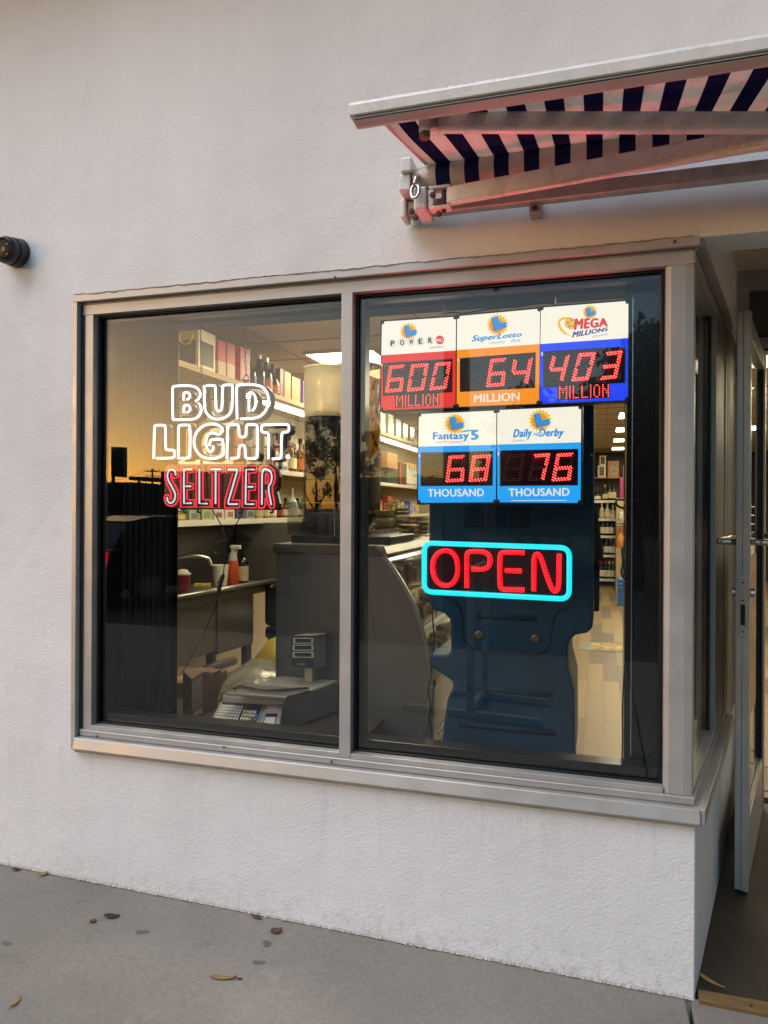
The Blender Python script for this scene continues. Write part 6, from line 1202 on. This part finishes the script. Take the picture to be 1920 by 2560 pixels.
# trees: one crown mesh of leaf cards per form
def crown(seed, rx, rz, n_):
    g_ = random.Random(seed); mb = MB(); cl = [(g_.gauss(0,.42)*rx, g_.gauss(0,.42)*rx, g_.uniform(-.8,1)*rz, g_.uniform(.25,.5)) for _ in range(26)]
    for i in range(n_):
        x, y, z, r_ = g_.choice(cl); tz = max(.25, 1-abs(z/rz)*.55); p = Vector((x*tz + g_.gauss(0,r_*.45)*rx*.6, y*tz + g_.gauss(0,r_*.45)*rx*.6, z + g_.gauss(0,r_*.4)*rz*.45))
        a_ = Vector((g_.gauss(0,1), g_.gauss(0,1), g_.gauss(0,1))).normalized(); b2 = a_.cross(Vector((g_.gauss(0,1), g_.gauss(0,1), g_.gauss(0,1)))).normalized(); s = g_.uniform(.10, .22)*rx*.42
        mb.add([p-a_*s, p+b2*s*.6, p+a_*s, p-b2*s*.6], [(0,1,2,3)])
    return mesh('crown', mb)
CR = [crown(1, 1.5, 2.6, 2600), crown(2, 2.2, 2.2, 3000), crown(3, 1.1, 3.2, 2200)]
TRK = mesh('trunk', MB().tube([(0,0,0),(.05,0,1.0),(-.03,.04,2.2),(.02,0,4.0)], [.17,.13,.10,.03], 9).tube([(0,0,1.6),(.5,.2,2.5),(.8,.3,3.2)], [.07,.05,.02], 6).tube([(0,0,1.9),(-.5,-.1,2.8),(-.7,-.3,3.5)], [.07,.05,.02], 6))
tl_ = [(700,1075,42,0), (745,1062,40,2), (790,1045,38,2), (838,1040,36,0), (880,1070,40,2), (925,1090,42,0), (1040,1195,60,1), (1085,1200,60,1), (1345,985,22,1), (1420,1010,24,0), (1500,960,20,1), (1600,868,15,1), (1665,840,14,0), (1300,1050,30,2), (480,1185,70,1), (620,1170,70,1)]
pos = ['left pane behind the bean hopper'] 
for i, (x, y, t_, k) in enumerate(tl_):
    v = mir(x, y, t_); hgt = v.z+.22; zc = (2.6, 2.2, 3.2)[k]; s = hgt/(2.0+zc*1.75)
    o_ = thing('street_tree', 'dark leafy tree across the street, mirrored in the glass, %s from the left' % ['third', 'fourth', 'fifth', 'sixth', 'seventh', 'eighth', 'ninth', 'tenth', 'twelfth', 'thirteenth', 'fourteenth', 'fifteenth', 'sixteenth', 'eleventh', 'first', 'second'][i], 'tree', (v.x, v.y, -.22), 'trees across the street', i*1.3); o_.scale = (s, s, s)
    a = link('trunk', TRK, M_BARK, o_); b_ = link('crown', CR[k], M_LEAF, o_); b_.location = (0, 0, 2.0+zc*.85)
# column of the neighbouring arcade, behind the viewer
v = mir(1136, 1268, 9.5); cl_ = thing('arcade_column', 'square dark column standing across the pavement, mirrored between the jackpot signs', 'column', (v.x, v.y, -.2)); part('shaft', MB().box(v.x-.15, v.x+.15, v.y-.15, v.y+.15, -.22, 3.6), M_BLD, cl_, .01); part('base', MB().box(v.x-.19, v.x+.19, v.y-.19, v.y+.19, -.22, .1), M_BLD, cl_, .01)
# steel T-leg rack
rk = thing('steel_rack', 'pale steel rack on T shaped feet standing on the pavement behind the viewer', 'rack', (-1.15, -2.85, 0)); M_RK = mat('grey_powder_coat', '#b9b3ab', .4)
f1 = [Vector((-1.663,-2.63,.03)), Vector((-.66,-2.53,.03))]; f2 = [Vector((-1.641,-3.185,.03)), Vector((-.636,-3.07,.03))]
for f_ in (f1, f2):
    part('foot', MB().bar(f_[0], f_[1], .05, .05), M_RK, rk, .004); m_ = f_[0].lerp(f_[1], .5); part('upright', MB().bar(m_+Vector((0,0,.0255)), m_+Vector((0,0,1.0)), .05, .05, (0,1,0)), M_RK, rk, .004)
part('cross_bar', MB().bar(f1[0].lerp(f1[1], .5)+Vector((0,-.026,.03)), f2[0].lerp(f2[1], .5)+Vector((0,.026,.03)), .05, .05), M_RK, rk, .004); part('top_bar', MB().bar(f1[0].lerp(f1[1], .5)+Vector((0,.05,1.0255)), f2[0].lerp(f2[1], .5)+Vector((0,-.05,1.0255)), .05, .05), M_RK, rk, .004)
# parked car
cv_ = mir(205, 1330, 12.5); ca = thing('parked_car', 'dark hatchback parked at the kerb with its red tail lights on', 'car', (cv_.x, cv_.y, -.22)); ca.rotation_euler = (0, 0, R(-60))
M_PT = mat('dark_car_paint', (.02,.021,.024), .18, .3, coat=.6); bw_ = .88
def cpart(name, mb, m, bv=0, sm=False, pr=ca):
    o_ = link(name, mesh(name, mb, None, sm), m, pr)
    if bv: b_ = o_.modifiers.new('bevel', 'BEVEL'); b_.width = bv; b_.segments = 3
    return o_
body = [(0,.30),(-.02,.62),(.05,.95),(.10,1.0),(2.6,1.02),(3.9,.86),(4.28,.66),(4.32,.32)]
cpart('body', MB().prism([(x, -bw_, z) for x, z in body], (0, 2*bw_, 0)), M_PT, .07); roof = [(.16,1.0),(.42,1.44),(.8,1.52),(1.9,1.52),(2.3,1.46),(3.05,1.02)]
cpart('cabin', MB().prism([(x, -bw_+.10, z) for x, z in roof], (0, 2*bw_-.2, 0)), mat('car_glass', (.008,.009,.010), .05), .06); cpart('roof_panel', MB().prism([(x, -bw_+.09, z) for x, z in ((.40,1.45),(.8,1.535),(1.9,1.535),(2.32,1.47),(2.3,1.45),(1.9,1.50),(.8,1.50))], (0, 2*bw_-.18, 0)), M_PT, .01)
E_TL = emis('tail_lamp', (1, .01, .02), 14)
for sg in (-1, 1): cpart('tail_light', MB().box(-.045, .03, sg*bw_*.72, sg*bw_*.96, .90, .94).box(-.04, .02, sg*bw_*.91, sg*bw_*.97, .70, .90), E_TL)
cpart('number_plate', MB().box(-.045, -.03, -.25, .25, .62, .74), mat('plate_white', '#b9b5ac', .5)); cpart('bumper', MB().box(-.07, .2, -bw_+.03, bw_-.03, .32, .52), M_BLG, .03)
for x in (.75, 3.45):
    for sg in (-1, 1): wh = cpart('wheel', MB().lathe([(.001,-.1),(.30,-.1),(.32,-.07),(.32,.07),(.30,.1),(.001,.1)], (x, sg*(bw_-.09), .32), 24, Matrix.Rotation(R(90), 3, 'X')), M_BLK); cpart('rim', MB().lathe([(.001,-.106),(.20,-.106),(.21,-.09),(.21,.09),(.20,.106),(.001,.106)], (x, sg*(bw_-.09), .32), 18, Matrix.Rotation(R(90), 3, 'X')), M_CHR, 0, False, wh)
